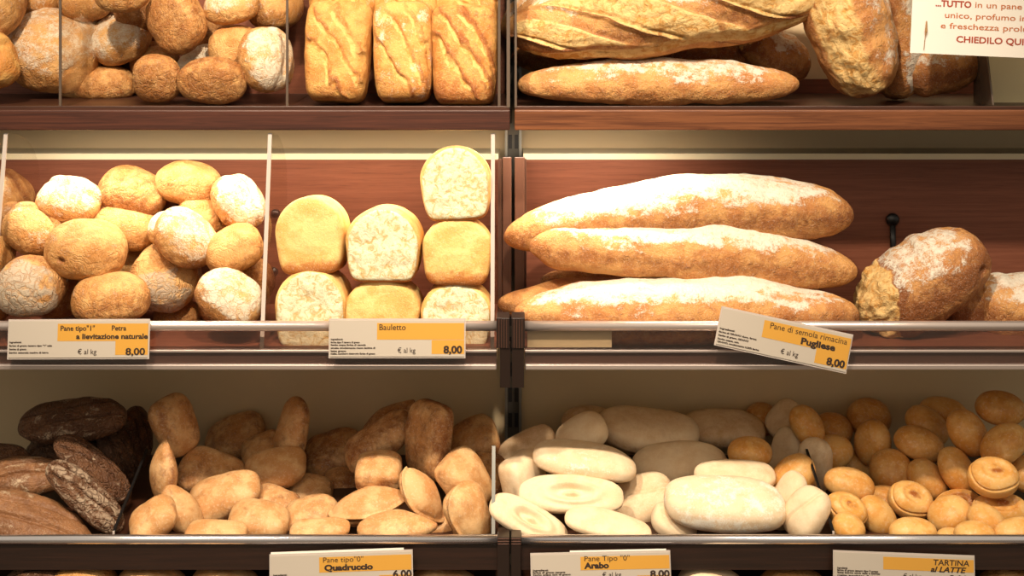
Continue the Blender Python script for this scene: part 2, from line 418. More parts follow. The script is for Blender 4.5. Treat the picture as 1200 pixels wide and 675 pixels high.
# upright steel edged divider at the right end of the left bay
X = ax(578, BL + .02); f = FL['bot']
divider(X, [(BL + .01, f(BL)), (.02, az(522, .02)), (.20, az(515, .2)), (.22, f(.22))], 'upright steel-edged divider at the right end of the square rolls', dark=M['steel'], th=.004)

# cream end plate at the right of the top shelf
s = MB()
Y0, Y1 = .22, .40
xa = ax(1158, Y0)
s.box(xa, xa + .16, Y0, Y0 + .006, FL['top'](Y0) - .002, az(-60, Y0), 0)
s.prism([(TL + .02, az(124, TL)), (Y0, az(124, Y0)), (Y0, az(60, Y0)), (TL + .05, az(64, TL))], ax(1167, TL) + .001, ax(1167, TL) + .004, 1)
tag(s.build('end_plate', [M['cream'], M['darkedge']]), 'cream plate closing the right end of the top shelf', 'panel')

# ------------------------------------------------------------------ price tags and sign
def lettering(lines, name, mat, parent, mw, base):
    """lines: (text, x, z, height, bold, slant, width or None) in the card's plane; one mesh per call"""
    s = MB()
    for (txt, x, z, h, bold, slant, wid) in lines:
        cu = bpy.data.curves.new('t', 'FONT'); cu.body = txt; cu.size = h * 1.38; cu.offset = bold * h; cu.shear = slant
        cu.resolution_u = 3; cu.extrude = 0
        ob = bpy.data.objects.new('t', cu); C.objects.link(ob)
        bpy.context.view_layer.update()
        me = ob.to_mesh(); vs = [v.co.copy() for v in me.vertices]; fs = [tuple(p.vertices) for p in me.polygons]
        if vs:
            w0 = max(v.x for v in vs) - min(v.x for v in vs); k = (wid / w0) if wid else 1
            s.add([(x + v.x * k, -.0006, z + v.y) for v in vs], fs)
        ob.to_mesh_clear(); bpy.data.objects.remove(ob); bpy.data.curves.remove(cu)
    me = bpy.data.meshes.new(name)
    me.from_pydata([tuple(Vector(v) + Vector(base)) for v in s.v], [], s.f); me.materials.append(mat)
    o = bpy.data.objects.new(name, me); C.objects.link(o); o.parent = parent
    return o
def price_tag(px0, py0, wpx, hpx, rot, Y, label, yx, yh, texts, smalls, price=True, px_split=None, backs=(), tilt=6):
    """px0,py0: top-left pixel of the card; local units are pixels, scaled to metres"""
    u = (Y - CY) / F
    e = empty('price_tag', at(px0, py0, Y), label, 'price tag', 'shelf price tags')
    e.rotation_euler = (R(-tilt), R(-rot), 0)
    W, H = wpx * u, hpx * u
    s = MB()
    s.box(0, W, 0, .0012, -H, 0, 0)
    s.box(yx * u, W, -.0003, 0, -yh * u, -3 * u, 1)
    if price: s.box((wpx - 38) * u, W, -.0003, 0, -(hpx - 3) * u, -(hpx - 19) * u, 1)
    me = bpy.data.meshes.new('card'); me.from_pydata(s.v, [], s.f)
    me.materials.append(M['card']); me.materials.append(M['yellow']); me.polygons.foreach_set('material_index', s.m)
    o = bpy.data.objects.new('card', me); C.objects.link(o); o.parent = e
    # clear sleeve showing behind the card
    s = MB()
    s.box(-1.5 * u, W + 1.5 * u, .0014, .003, -H - 2 * u, 2 * u, 0)
    for (a, b_, up) in backs: s.box(a * u, b_ * u, .003, .0042, -10 * u, up * u, 1)
    me = bpy.data.meshes.new('sleeve'); me.from_pydata(s.v, [], s.f); me.materials.append(M['edge']); me.materials.append(M['sign'])
    me.polygons.foreach_set('material_index', s.m)
    o = bpy.data.objects.new('sleeve', me); C.objects.link(o); o.parent = e
    L = [(t, x * u, -z * u, h * u, b_, sl, wd * u if wd else None) for (t, x, z, h, b_, sl, wd) in texts]
    for l in L: lettering([l], 'lettering', M['ink'], e, 1, (0, 0, 0))
    lettering([(t, x * u, -z * u, 2.0 * u, .05, 0, wd * u) for (t, x, z, wd) in smalls], 'fine_print', M['ink'], e, 1, (0, 0, 0))
    return e
YT = -.022
price_tag(11, 376.5, 163, 42, .2, YT, 'price tag reading Pane tipo 1 Petra, in front of the wheat rolls', 57, 23,
    [('Pane tipo"1"', 60, 11, 6, .03, 0, 40), ('Petra', 120, 11, 6, .03, 0, 17), ('a lievitazione naturale', 79, 20.5, 6, .05, 0, 84),
     ('€ al kg', 81, 38, 6, 0, 0, 22), ('8,00', 137, 39, 8, .04, 0, 23)],
    [('Ingredienti:', 1, 25, 14), ('farina di grano tenero tipo "1" sale', 1, 29, 50), ('lievito di grano', 1, 33, 20), ('lievito naturale madre di birra', 1, 37, 46)])
price_tag(387, 375.5, 157, 41.5, 0, YT, 'price tag reading Bauletto, in front of the pan loaves', 55, 22,
    [('Bauletto', 57, 11, 7, .01, 0, 31), ('€ al kg', 79, 37, 6, 0, 0, 21), ('8,00', 133, 37.5, 8.5, .06, 0, 22)],
    [('Ingredienti:', 1, 22.5, 14), ('farina tipo 0 tenero di grano', 1, 26, 34), ('lievito acqua farina di semola', 1, 29, 41), ('strutto emulsionante mono lecitina di', 1, 32.5, 52),
     ('latte grano', 1, 36, 18), ('malto, zucchero destrosio farina di grano', 1, 39, 52)])
price_tag(847, 361, 155, 42, -12.3, YT - .004, 'tilted price tag reading Pane di semola, Pugliese, under the long loaves', 51, 23,
    [('Pane di semola rimacina', 58, 11, 7, 0, 0, 92), ('Pugliese', 97, 21, 7.5, .06, 0, 41), ('€ al kg', 76, 37, 6, 0, 0, 21), ('8,00', 131, 38, 8.5, .06, 0, 22)],
    [('Ingredienti:', 1, 24, 18), ('farina di GRANO duro, farina', 1, 28, 45), ('lievito di grano, GRANO', 1, 32, 36), ('lievito acqua, sale', 1, 36, 25), ('GRANO, emulsionante 0,50% farina', 1, 39.5, 50)])
YB = BL - .020
price_tag(317, 652, 165, 44, 2.0, YB, 'tilted price tag reading Pane tipo 0 Quadruccio, below the square rolls', 57, 20,
    [('Pane tipo"0"', 61, 9, 6, 0, 0, 47), ('Quadruccio', 63, 18, 6.5, .07, 0, 57), ('6,00', 143, 28, 8, .05, 0, 22), ('€ al kg', 80, 38, 6, 0, 0, 21)],
    [('Ingredienti:', 3, 22, 16), ('farina di grano tenero', 15, 25, 28)], backs=((0, 156, 4),), tilt=10)
price_tag(623, 650.5, 161, 44, 1.2, YB, 'price tag reading Pane Tipo 0 Arabo, below the pale flat loaves', 57, 18,
    [('Pane Tipo "0"', 61, 8, 6, 0, 0, 53), ('Arabo', 62, 16, 6.5, .07, 0, 29), ('€ al kg', 82, 26, 5.5, 0, 0, 22), ('8,00', 138, 27, 7.5, .05, 0, 23)],
    [('Ingredienti:', 1, 18, 18), ('farina di grano tenero', 1, 20.5, 38), ('lievito acqua sale di grano', 1, 23, 44), ('olio di semi e malto d orzo', 1, 26, 44)], backs=((45, 158, 3.5),), tilt=10)
price_tag(978, 647, 163, 44, -2.2, YB, 'price tag reading TARTINA al LATTE, below the milk buns', 57, 17,
    [('TARTINA', 115, 10, 6.5, .02, .1, 42), ('al LATTE', 112, 17.5, 6, .04, .3, 42), ('€ al kg', 80, 26, 5.5, 0, 0, 21), ('8,00', 134, 28, 7.5, .05, 0, 22)],
    [('Ingredienti:', 3, 18, 12), ('farina di grano tenero tipo 0 acqua', 3, 20.5, 48), ('latte burro uova sale e lievito', 3, 23, 50), ('malto zucchero di canna', 3, 26, 50)], tilt=10)

# paper sign hanging at the upper right
YS = .055
e = empty('paper_sign', at(1073, -60, YS), 'white paper sign with red Italian text, upper right corner', 'sign')
e.rotation_euler = (0, R(2.6), 0)
u = (YS - CY) / F
s = MB(); s.box(-1 * u, 190 * u, 0, .0015, -122 * u, 30 * u)
me = bpy.data.meshes.new('sheet'); me.from_pydata(s.v, [], s.f); me.materials.append(M['sign'])
o = bpy.data.objects.new('sheet', me); C.objects.link(o); o.parent = e
for l in [('...TUTTO', 26 * u, -66 * u, 7.5 * u, .04, 0, 42 * u), ('CHIEDILO QUI', 52 * u, -107 * u, 7.5 * u, .03, 0, 79 * u)]:
    lettering([l], 'bold_lettering', M['redink'], e, 1, (0, 0, 0))
for l in [('in un pane', 72 * u, -65.5 * u, 7 * u, .01, 0, 55 * u), ('unico, profumo in', 37 * u, -79 * u, 7 * u, .01, 0, 96 * u), ('e freschezza prolun', 33 * u, -91.5 * u, 7 * u, .01, 0, 109 * u)]:
    lettering([l], 'lettering', M['orangeink'], e, 1, (0, 0, 0))
s = MB(); s.tube([(15.5 * u, -.003, -102 * u), (16 * u, -.0035, -96 * u), (16.2 * u, -.002, -84 * u)], [.0006, .0022, .001], 8)
s.tube([(15.5 * u, -.002, -102 * u), (14.6 * u, -.002, -118 * u)], .0005, 6)
me = bpy.data.meshes.new('twine_tie'); me.from_pydata([tuple(v) for v in s.v], [], s.f); me.materials.append(M['twine'])
o = bpy.data.objects.new('twine_tie', me); C.objects.link(o); o.parent = e

# ------------------------------------------------------------------ bread shapes
_cs = {}
def cubesphere(n):
    if n in _cs: return _cs[n]
    idx = {}; V = []; Q = []
    def vid(p):
        k = p
        if k not in idx:
            idx[k] = len(V); V.append(p)
        return idx[k]
    for axis in range(3):
        for sgn in (0, n):
            g = [[None] * (n + 1) for _ in range(n + 1)]
            for i in range(n + 1):
                for j in range(n + 1):
                    p = [0, 0, 0]; p[axis] = sgn; p[(axis + 1) % 3] = i; p[(axis + 2) % 3] = j
                    g[i][j] = vid(tuple(p))
            for i in range(n):
                for j in range(n):
                    q = (g[i][j], g[i + 1][j], g[i + 1][j + 1], g[i][j + 1])
                    Q.append(q if sgn else q[::-1])
    A = np.array(V, float) / n * 2 - 1
    A = np.tan(A * math.pi / 4)
    A /= np.linalg.norm(A, axis=1)[:, None]
    _cs[n] = (A, np.array(Q, np.int32)); return _cs[n]

_rt = np.random.RandomState(3).rand(32, 32, 32)
def vnoise(P):
    i = np.floor(P).astype(int); f = P - i; f = f * f * (3 - 2 * f)
    out = 0
    for a in (0, 1):
        for b in (0, 1):
            for c in (0, 1):
                w = (f[:, 0] if a else 1 - f[:, 0]) * (f[:, 1] if b else 1 - f[:, 1]) * (f[:, 2] if c else 1 - f[:, 2])
                out = out + w * _rt[(i[:, 0] + a) % 32, (i[:, 1] + b) % 32, (i[:, 2] + c) % 32]
    return out * 2 - 1
def fbm(P, o=3):
    s = 0; a = 1; t = 0
    for k in range(o): s = s + a * vnoise(P * 2 ** k + 11.3 * k); t += a; a *= .5
    return s / t
def ss(x, a, b):
    t = np.clip((x - a) / (b - a), 0, 1); return t * t * (3 - 2 * t)

KIND = {  # exponents (p in y-z or x-y, q), H/W ratio, noise amp (m), noise freq, material, mode, resolution
    'roll':   dict(p=2.3, q=2.4, rho=.74, amp=.0040, fr=26, mat='roll', n=40),
    'ash':    dict(p=2.3, q=2.4, rho=.74, amp=.0040, fr=26, mat='ashroll', n=40),
    'bun':    dict(p=2.05, q=2.3, rho=.76, amp=.0012, fr=16, mat='bun', n=36),
    'quad':   dict(p=3.4, q=2.3, rho=.66, amp=.0052, fr=15, mat='quad', n=40),
    'point':  dict(p=2.1, q=2.2, rho=.62, amp=.0028, fr=18, mat='quad', n=40),
    'block':  dict(p=5.5, q=3.4, rho=.62, amp=.0045, fr=15, mat='quad', n=44),
    'arabo':  dict(p=2.7, q=2.7, rho=.42, amp=.0038, fr=13, mat='arabo', n=44),
    'rye':    dict(p=2.4, q=2.3, rho=.62, amp=.0048, fr=24, mat='rye', n=48),
    'long':   dict(p=2.2, q=2.25, rho=.82, amp=.0058, fr=20, mat='long', n=84, axis='x'),
    'torn':   dict(p=2.3, q=2.6, rho=.85, amp=.0060, fr=20, mat='long', n=84, axis='x'),
    'pan':    dict(p=4.0, q=12.0, rho=1.0, amp=.0016, fr=22, mat='pan', n=56),
    'scored': dict(p=6.0, q=5.0, rho=1.0, amp=.0032, fr=22, mat='scored', n=72),
}
def unit_shape(kind, D):
    k = KIND[kind]; a = np.abs(D)
    if kind == 'pan':
        pe = np.where(D[:, 2] > 0, 1.95, 7.0)
        Fx = (a[:, 0] ** pe + a[:, 2] ** pe) ** (1 / pe)
        Fv = (Fx ** k['q'] + a[:, 1] ** k['q']) ** (1 / k['q'])
        P = D / Fv[:, None]
        x, y, z = P.T
        wz = np.interp(z, [-1, -.5, .2, .7, 1], [.84, .92, 1.0, 1.04, 1.02])
        return np.stack([x * wz, y, z], 1)
    if k.get('axis') == 'x':
        Fv = ((a[:, 1] ** k['p'] + a[:, 2] ** k['p']) ** (k['q'] / k['p']) + a[:, 0] ** k['q']) ** (1 / k['q'])
    else:
        Fv = ((a[:, 0] ** k['p'] + a[:, 1] ** k['p']) ** (k['q'] / k['p']) + a[:, 2] ** k['q']) ** (1 / k['q'])
    return D / Fv[:, None]

def shape(kind, h, seed, opt, n):
    """vertices in metres (local frame) and the three attributes"""
    D, Q = cubesphere(n)
    k = KIND[kind]; P = unit_shape(kind, D); U = P.copy()
    rs = np.random.RandomState(seed); so = rs.rand(3) * 40
    x, y, z = U.T
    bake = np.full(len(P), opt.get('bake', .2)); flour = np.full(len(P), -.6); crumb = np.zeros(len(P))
    fl = opt.get('flour', 0.)
    disp = np.zeros(len(P))
    nlow = fbm(U * 1.6 + so, 2); nmid = fbm(U * 4.0 + so, 3)
    if opt.get('darktop'): bake += 1.6 * ss(np.sqrt(x * x + y * y) + .1 * nmid, .75, .6) * (z > 0); disp -= .008 * ss(np.sqrt(x * x + y * y), .8, .6) * (z > 0)
    if kind in ('roll', 'ash'):
        P[:, 2] = np.where(z < 0, z * .80, z)
        flour = fl * 1.3 * ss(z + .45 * nmid, -.25, .55) - .35
        if kind == 'ash': flour = fl * 1.3 * ss(nlow + .3 * nmid - .6 * y, -.3, .4) - .3
        bake += .35 * np.exp(-((z + .15) / .35) ** 2) * (.6 + nmid) + .15 * (z < -.7)
        # folded seam on some
        if opt.get('seam', rs.rand() < .2):
            sx = y * .8 + .25 * np.sin(2.2 * x + so[0]) - .1
            g = np.exp(-(sx / .09) ** 2) * ss(z, .1, .5); disp -= .0035 * g; bake += .3 * g
            disp += .003 * np.exp(-((sx - .2) / .1) ** 2) * ss(z, .1, .5)
        P[:, 0] *= 1 + .06 * np.sin(so[1] + 1.3 * y) ; P[:, 1] *= 1 + .08 * x * (rs.rand() - .5) * 2
        if opt.get('hole'):
            g = np.exp(-((x - opt['hole'][0]) ** 2 + (z - opt['hole'][1]) ** 2) / .006) * (y < 0); disp -= .010 * g; bake += .7 * g
    elif kind == 'bun':
        P[:, 2] = np.where(z < 0, z * .85, z)
        flour = np.full(len(P), -.8) + fl
        bake += .10 * ss(z, -.2, .6)
        if opt.get('disc'):
            r = np.sqrt(x * x + y * y)
            g = ss(z, .55, .9); bake += 1.0 * ss(r, .5, .05) * g * (.75 + .8 * nmid) + .25 * np.exp(-((r - .52) / .1) ** 2) * g
            disp -= .0045 * ss(r, .62, .42) * g
            sx = z - .38 - .07 * np.sin(3 * np.arctan2(y, x) + so[0])
            disp -= .003 * np.exp(-(sx / .05) ** 2); bake -= .25 * (z < .5)
    elif kind in ('quad', 'point', 'block'):
        tp = opt.get('taper', .22 if kind == 'quad' else .0)
        if kind == 'point':
            c = np.clip(1 - np.abs(x) ** 1.7, 0, 1) ** .35
            t2 = np.where(x > 0, 1 - .45 * np.maximum(x, 0) ** 1.5, 1 - .12 * np.abs(x))
            P[:, 1] *= t2; P[:, 2] *= t2
            P[:, 0] = np.where(x > 0, x * (1 + .10 * x ** 2), x)
        P[:, 1] *= 1 - tp * x * .6; P[:, 2] *= 1 - tp * x * .5
        P[:, 2] = np.where(z < 0, P[:, 2] * .82, P[:, 2]) + .10 * nlow * np.abs(x)
        if kind == 'block':
            P[:, 2] += .10 * np.cos(3.0 * x + so[0] * 0) - .05
        flour = fl + .45 * nmid - .45
        bake += .36 * nlow + .3 * np.exp(-((z + .1) / .3) ** 2)
        if opt.get('fold'):
            sx = z - .05 - .12 * np.sin(2.4 * x + so[0]); g = np.exp(-(sx / .07) ** 2) * (y < .2) * ss(1 - np.abs(x), .03, .3)
            disp -= .009 * g; bake += .35 * g; disp += .005 * np.exp(-((sx - .16) / .1) ** 2) * (y < .2)
    elif kind == 'arabo':
        P[:, 2] = np.where(z < 0, z * .85, z)
        P[:, 1] *= 1 - .10 * x * (rs.rand() - .3); P[:, 2] += .16 * np.sin(2.2 * x + so[0])
        r = np.sqrt(x * x + y * y)
        if opt.get('ring'):
            g = ss(z, .2, .6); disp += g * (.0035 * np.cos(r * 13) * ss(r, 1, .4)) - .006 * g * ss(r, .7, .2)
        flour = fl + .4 * nmid - .35; bake += .22 * nlow + .25 * np.exp(-(z / .25) ** 2) * (rs.rand() < .5)
        if opt.get('fold'):
            sx = y + .3 * np.sin(2 * x); disp -= .004 * np.exp(-(sx / .08) ** 2) * ss(z, .1, .5)
    elif kind == 'rye':
        P[:, 2] = np.where(z < 0, z * .75, z)
        flour = fl + .9 * nmid + .35 * nlow - .35
        bake += .3 * nlow
        for c0 in (-.35, .3):
            sx = y - c0 - .35 * x + .15 * nlow; g = np.exp(-(sx / .07) ** 2) * ss(z, 0, .5); disp -= .006 * g; flour -= .5 * g
        crumb += opt.get('crumb', 0) * ss(nmid + .2 * nlow, .1, .4) * (z > -.2)
    elif kind in ('long', 'torn'):
        P[:, 2] = np.where(z < 0, z * .86, z)
        bd = opt.get('bend', 0.); P[:, 2] += bd * (np.cos(x * math.pi * .5) - .6)
        P[:, 1] *= 1 + .10 * fbm(np.stack([x * 2.5, x * 0, x * 0], 1) + so, 2); P[:, 2] *= 1 + .20 * fbm(np.stack([x * 3, x * 0 + 5, x * 0], 1) + so, 2)
        tp = opt.get('taper', 0.); P[:, 2] *= 1 - tp * x; P[:, 1] *= 1 - tp * x
        flour = fl * 1.4 * ss(z + .35 * nmid - .10 * y, .15, .95) - .5
        bake += .55 * np.exp(-((z - .02) / .30) ** 2) + .3 * ss(-z, .2, .6) * (.6 + nlow)
        sl = opt.get('slash')
        if sl:
            ncut, slant, z0, z1, ph = sl
            ang = np.arctan2(z, -y)            # 0 = faces the front, pi/2 = top
            c = (x * ncut * .5 + slant * (ang - .8) + ph + .05 * nmid) % 1
            g = ss(c, .10, .17) * ss(c, .80, .70) * ss(ang + .15 * nmid, z0, z0 + .15) * ss(ang, z1, z1 - .15) * (y < .5) * ss(1 - np.abs(x), .02, .08)
            crumb += g; flour -= 2 * g; disp += .006 * g * (nmid + .2)
            e_ = np.exp(-((c - .12) / .035) ** 2) * ss(ang, z0 - .1, z0 + .1) * (y < .5)
            disp += .007 * e_; bake += .9 * np.exp(-((c - .16) / .04) ** 2) * (y < .6); disp -= .006 * np.exp(-((c - .19) / .03) ** 2) * g
        cr = opt.get('crack')     # long torn crack (z centre, half width)
        if cr:
            g = np.exp(-((z - cr[0] - .10 * nlow) / cr[1]) ** 2) * (y < .1) * ss(1 - np.abs(x), 0, .12)
            crumb += 1.1 * g; flour -= 1.5 * g; disp += .010 * g * nmid - .003 * g
        te = opt.get('tornend')   # end torn open: sign
        if te:
            t0 = opt.get('te0', .62); g = ss(x * te + .12 * nmid + .22 * z, t0, t0 + .16); crumb += g * (y < .6); disp += .012 * g * nmid - .004 * g; bake += .9 * np.exp(-((x * te + .12 * nmid + .22 * z - t0) / .05) ** 2); flour -= g
        if opt.get('hole'):
            g = np.exp(-((x - opt['hole'][0]) ** 2 * 4 + (z - opt['hole'][1]) ** 2) / .012) * (y < 0); disp -= .012 * g; bake += .7 * g
    elif kind == 'pan':
        edge = (np.abs(D[:, 0]) * 0)
        rr = np.maximum(np.abs(x) / .97, np.abs(z) / .97)
        pe = np.where(z > 0, 1.95, 7.0)
        inner = (np.abs(x / .97) ** pe + np.abs(z) ** pe) ** (1 / pe)
        if opt.get('cut'):
            crumb += (ss(-y, .90, .95)) * ss(inner + .04 * nmid, .96, .90) * 1.1
            disp += .002 * nmid * (crumb > .3)
        bake += .85 * ss(-z, .45, .9) + .2 * nlow * (1 - np.clip(crumb, 0, 1)) - .35 * ss(z, .2, .9) * (1 if opt.get('cut') is None else 0)
        P[:, 1] *= 1 + .03 * nlow
        if not opt.get('cut'): P[:, 1] *= 1 + .05 * (1 - inner) * ss(-y, .3, .9)
    elif kind == 'scored':
        P[:, 0] *= 1 - .07 * -y * 1.0 * opt.get('tap', 1)
        P[:, 2] = np.where(z > .5, z + .10 * (1 - x ** 2) - .05, z)
        flour = fl + .6 * nmid - .45
        c = (x * .8 + y * .75 * opt.get('sd', 1) + .3 * nlow + .12 * nmid)
        for c0 in (-.55, .02, .55):
            t = c - c0; g = np.exp(-(t / .10) ** 2) * ss(z, .6, .9) * ss(1 - np.abs(y), .1, .3)
            crumb += .7 * g * ss(1 - np.abs(x), .05, .25); disp -= .003 * g; disp += .0035 * np.exp(-((t - .14) / .05) ** 2) * ss(z, .6, .9)
            bake += .4 * np.exp(-((t - .15) / .06) ** 2) * ss(z, .6, .9)
        bake += .35 * ss(-y, .2, .9) + .25 * nlow
        bake -= .35 * (z < .6)
    P = P * np.array(h)
    n3 = fbm(P * k['fr'] + so, 4)
    nrm = U / (np.abs(U) ** 1.0).max(1)[:, None]; nrm = U * np.array([1 / max(h[0], 1e-4), 1 / max(h[1], 1e-4), 1 / max(h[2], 1e-4)])
    nrm /= np.linalg.norm(nrm, axis=1)[:, None]
    amp = k['amp'] * opt.get('rough', 1)
    P = P + nrm * (amp * n3 + disp * opt.get('ds', 1))[:, None]
    return P, Q, bake, flour, crumb

NAMES = {'roll': ('bread_roll', 'bread roll'), 'ash': ('bread_roll', 'bread roll'), 'bun': ('milk_bun', 'bun'),
         'quad': ('square_roll', 'bread roll'), 'point': ('square_roll', 'bread roll'), 'block': ('square_roll', 'bread roll'),
         'arabo': ('flat_bread', 'flatbread'), 'rye': ('rye_loaf', 'loaf'), 'long': ('long_loaf', 'loaf'),
         'torn': ('rustic_loaf', 'loaf'), 'pan': ('pan_loaf', 'loaf'), 'scored': ('scored_pan_loaf', 'loaf')}
placed = {}       # row -> list of proxies
PROX = cubesphere(8)[0]
LIP = {'top': TL + .012, 'mid': .004, 'bot': BL + .006, 'low': LL + .01}
BACK = {'top': WY - .012, 'mid': panel_y - .004, 'bot': WY - .006, 'low': WY - .01}
seedc = [100]; grp = ['']
SLOPE = {'top': ((112, TL + .045), (10, .24)), 'mid': ((360, .05), (215, .19)), 'bot': ((612, BL + .045), (490, .20)), 'low': ((700, 0), (600, .1))}
_xa, _xb = ax(134, BL + .01), ax(976, BL + .01)
_m1, _m2 = ax(-13, .02), ax(307, .02)
_t1, _t2 = ax(71.5, TL + .02), ax(337, TL + .02)
WALLS = {'dark rye loaves in the bottom left bin': [(_xa, .17, -1)],
         'square rolls in the bottom left bay': [(_xa, .17, 1), (ax(578, BL + .02), .2, -1)],
         'pale flat loaves in the bottom right bay': [(_xb, .17, -1), (-.016, .4, 1)],
         'round milk buns in the bottom right corner': [(_xb, .17, 1)],
         'floury wheat rolls in the middle shelf pile': [(_m2, .265, -1), (_m1, .265, 1)],
         'wheat rolls left of the first divider': [(_m1, .265, -1)],
         'round loaves behind the first divider, top shelf': [(_t1, .38, -1)],
         'round wheat rolls on the top shelf': [(_t1, .38, 1), (_t2, .38, -1)]}
def put(row, group, kind, cx, cy, w, h, roll, tilt, label, **opt):
    k = KIND[kind]; rho = opt.get('rho', k['rho']); seedc[0] += 1
    t = R(tilt)
    Rm = (Matrix.Rotation(R(-roll), 3, 'Y') @ Matrix.Rotation(t, 3, 'X') @ Matrix.Rotation(R(opt.get('yaw', 0)), 3, 'Z'))
    Rn = np.array(Rm)
    sz_fac = (1 + {'roll': .8, 'ash': .8, 'bun': .85, 'arabo': .85, 'rye': .75, 'long': .86, 'torn': .86}.get(kind, .95)) / 2
    ell = kind not in ('pan', 'scored')
    te_ = t + math.atan((cy - HOR) / F)
    def dims(Y):
        u = (Y - CY) / F; lx = w * u / 2; hh = h * u / 2
        rr = rho * sz_fac
        if ell: wy = hh / math.sqrt((rr * math.cos(te_)) ** 2 + math.sin(te_) ** 2); wz = wy * rho
        else:
            wz = hh; wy = opt.get('depth', 84) * u / 2
            if kind == 'scored': wy = hh; wz = opt.get('depth', 60) * u / 2
        return (lx, wy * (.92 if ell else 1), wz)
    UP = unit_shape(kind, PROX)
    if ell: UP = UP * np.where(UP[:, 2:3] < 0, np.array([[1, 1, 2 * sz_fac - 1]]), 1)
    def pose(Y):
        d = dims(Y); c = np.array(at(cx, cy, Y)); return d, c, (UP * np.array(d)) @ Rn.T + c
    lst = placed.setdefault(row, [])
    pk = 4 if not ell else 2.3
    def pen(Y, slack=.93):
        d, c, W = pose(Y)
        p = 0.
        p += max(0, W[:, 1].max() - BACK[row]) * 4000
        p += max(0, LIP[row] - W[:, 1].min()) * 6000
        p += max(0, -.004 - (W[:, 2] - FL[row](W[:, 1])).min()) * 2500
        for (X, ymax, side) in WALLS.get(grp[0], ()):
            m = W[:, 1] < ymax
            if m.any():
                q = (W[m, 0] - X) * side
                p += max(0, -q.min() - .003) * 1200
        rad = max(d)
        for (d2, c2, R2, rad2, W2, p2, b2) in lst:
            if np.linalg.norm(c - c2) > rad + rad2: continue
            q = np.abs((W - c2) @ R2 / np.array(d2)) / slack
            p += ((q ** p2).sum(1) < 1).sum()
            q = np.abs((W2 - c) @ Rn / np.array(d)) / slack
            p += ((q ** pk).sum(1) < 1).sum()
        return p
    # picture box of this loaf, to keep what is listed later in front
    _, _, W = pose(.15)
    sx = 600 + W[:, 0] * F / (W[:, 1] - CY); sy = HOR + (CZ - W[:, 2]) * F / (W[:, 1] - CY)
    box = (sx.min() + 5, sx.max() - 5, sy.min() + 5, sy.max() - 5)
    if 'Y' in opt: Y = opt['Y']
    else:
        (r0, ya), (r1, yb) = SLOPE[row]
        Y = ya + (yb - ya) * (cy - r0) / (r1 - r0)
        Y = min(max(Y, LIP[row] + .02), .33)
        for q in lst:
            b2 = q[6]
            if min(box[1], b2[1]) - max(box[0], b2[0]) > 2 and min(box[3], b2[3]) - max(box[2], b2[2]) > 2:
                Y = max(Y, min(q[1][1] + .012, .33))
        best = (1e9, Y)
        while Y < .40:
            p = pen(Y) + (Y - LIP[row]) * 2
            if p < best[0]: best = (p, Y)
            if p < 2.5: break
            Y += .004
        Y = best[1]
        if best[0] > 25: print('TIGHT', round(best[0]), row, label)
    d, c, W = pose(Y)
    lst.append((d, c, Rn, max(d) * 1.05, W, 4 if not ell else 2.3, box))
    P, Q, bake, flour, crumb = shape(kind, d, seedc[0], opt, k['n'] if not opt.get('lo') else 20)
    nm, cat = NAMES[kind]
    nm = opt.get('name', nm); cat = opt.get('cat', cat)
    me = bpy.data.meshes.new(nm)
    me.vertices.add(len(P)); me.vertices.foreach_set('co', P.astype(np.float32).ravel())
    nq = len(Q); me.loops.add(nq * 4); me.loops.foreach_set('vertex_index', Q.ravel())
    me.polygons.add(nq); me.polygons.foreach_set('loop_start', np.arange(0, nq * 4, 4, dtype=np.int32))
    try: me.polygons.foreach_set('loop_total', np.full(nq, 4, np.int32))
    except Exception: pass
    me.polygons.foreach_set('use_smooth', np.ones(nq, bool))
    for an, arr in (('bake', bake), ('flour', flour), ('crumb', crumb)):
        at_ = me.attributes.new(an, 'FLOAT', 'POINT'); at_.data.foreach_set('value', arr.astype(np.float32))
    me.update(calc_edges=True)
    me.materials.append(M[opt.get('mat', k['mat'])])
    o = bpy.data.objects.new(nm, me); C.objects.link(o)
    o.matrix_world = Matrix.Translation(Vector(c)) @ Rm.to_4x4()
    tag(o, label, cat, group)
    return o

def rows(row, group, items):
    grp[0] = group
    for it in reversed(items):
        kind, cx, cy, w, h, roll, tilt, label = it[:8]
        put(row, group, kind, cx, cy, w, h, roll, tilt, label, **(it[8] if len(it) > 8 else {}))

# ---- top shelf, far left bin
rows('top', 'round loaves behind the first divider, top shelf', [
    ('roll', 45, -8, 60, 60, 0, 60, 'pale round loaf above the big loaf, left of the divider edge', dict(flour=.5)),
    ('roll', 103, -4, 66, 62, 10, 60, 'tan round loaf seen through the divider, above the big pale loaf', dict(flour=.4, bake=.3)),
    ('roll', 64, 62, 106, 95, -12, 35, 'big pale wrinkled round loaf crossed by the dark divider edge', dict(flour=.65, bake=.15, n=64, seam=True, rough=1.3)),
    ('roll', -2, 6, 56, 84, 0, 40, 'floury round loaf in the upper left corner, above the dark cut loaf', dict(flour=.5)),
    ('roll', -12, 72, 70, 74, 15, 70, 'round loaf with dark brown torn middle and yellow rim, left edge of top shelf', dict(bake=-.2, mat='scored', darktop=1, rough=1.5)),
])
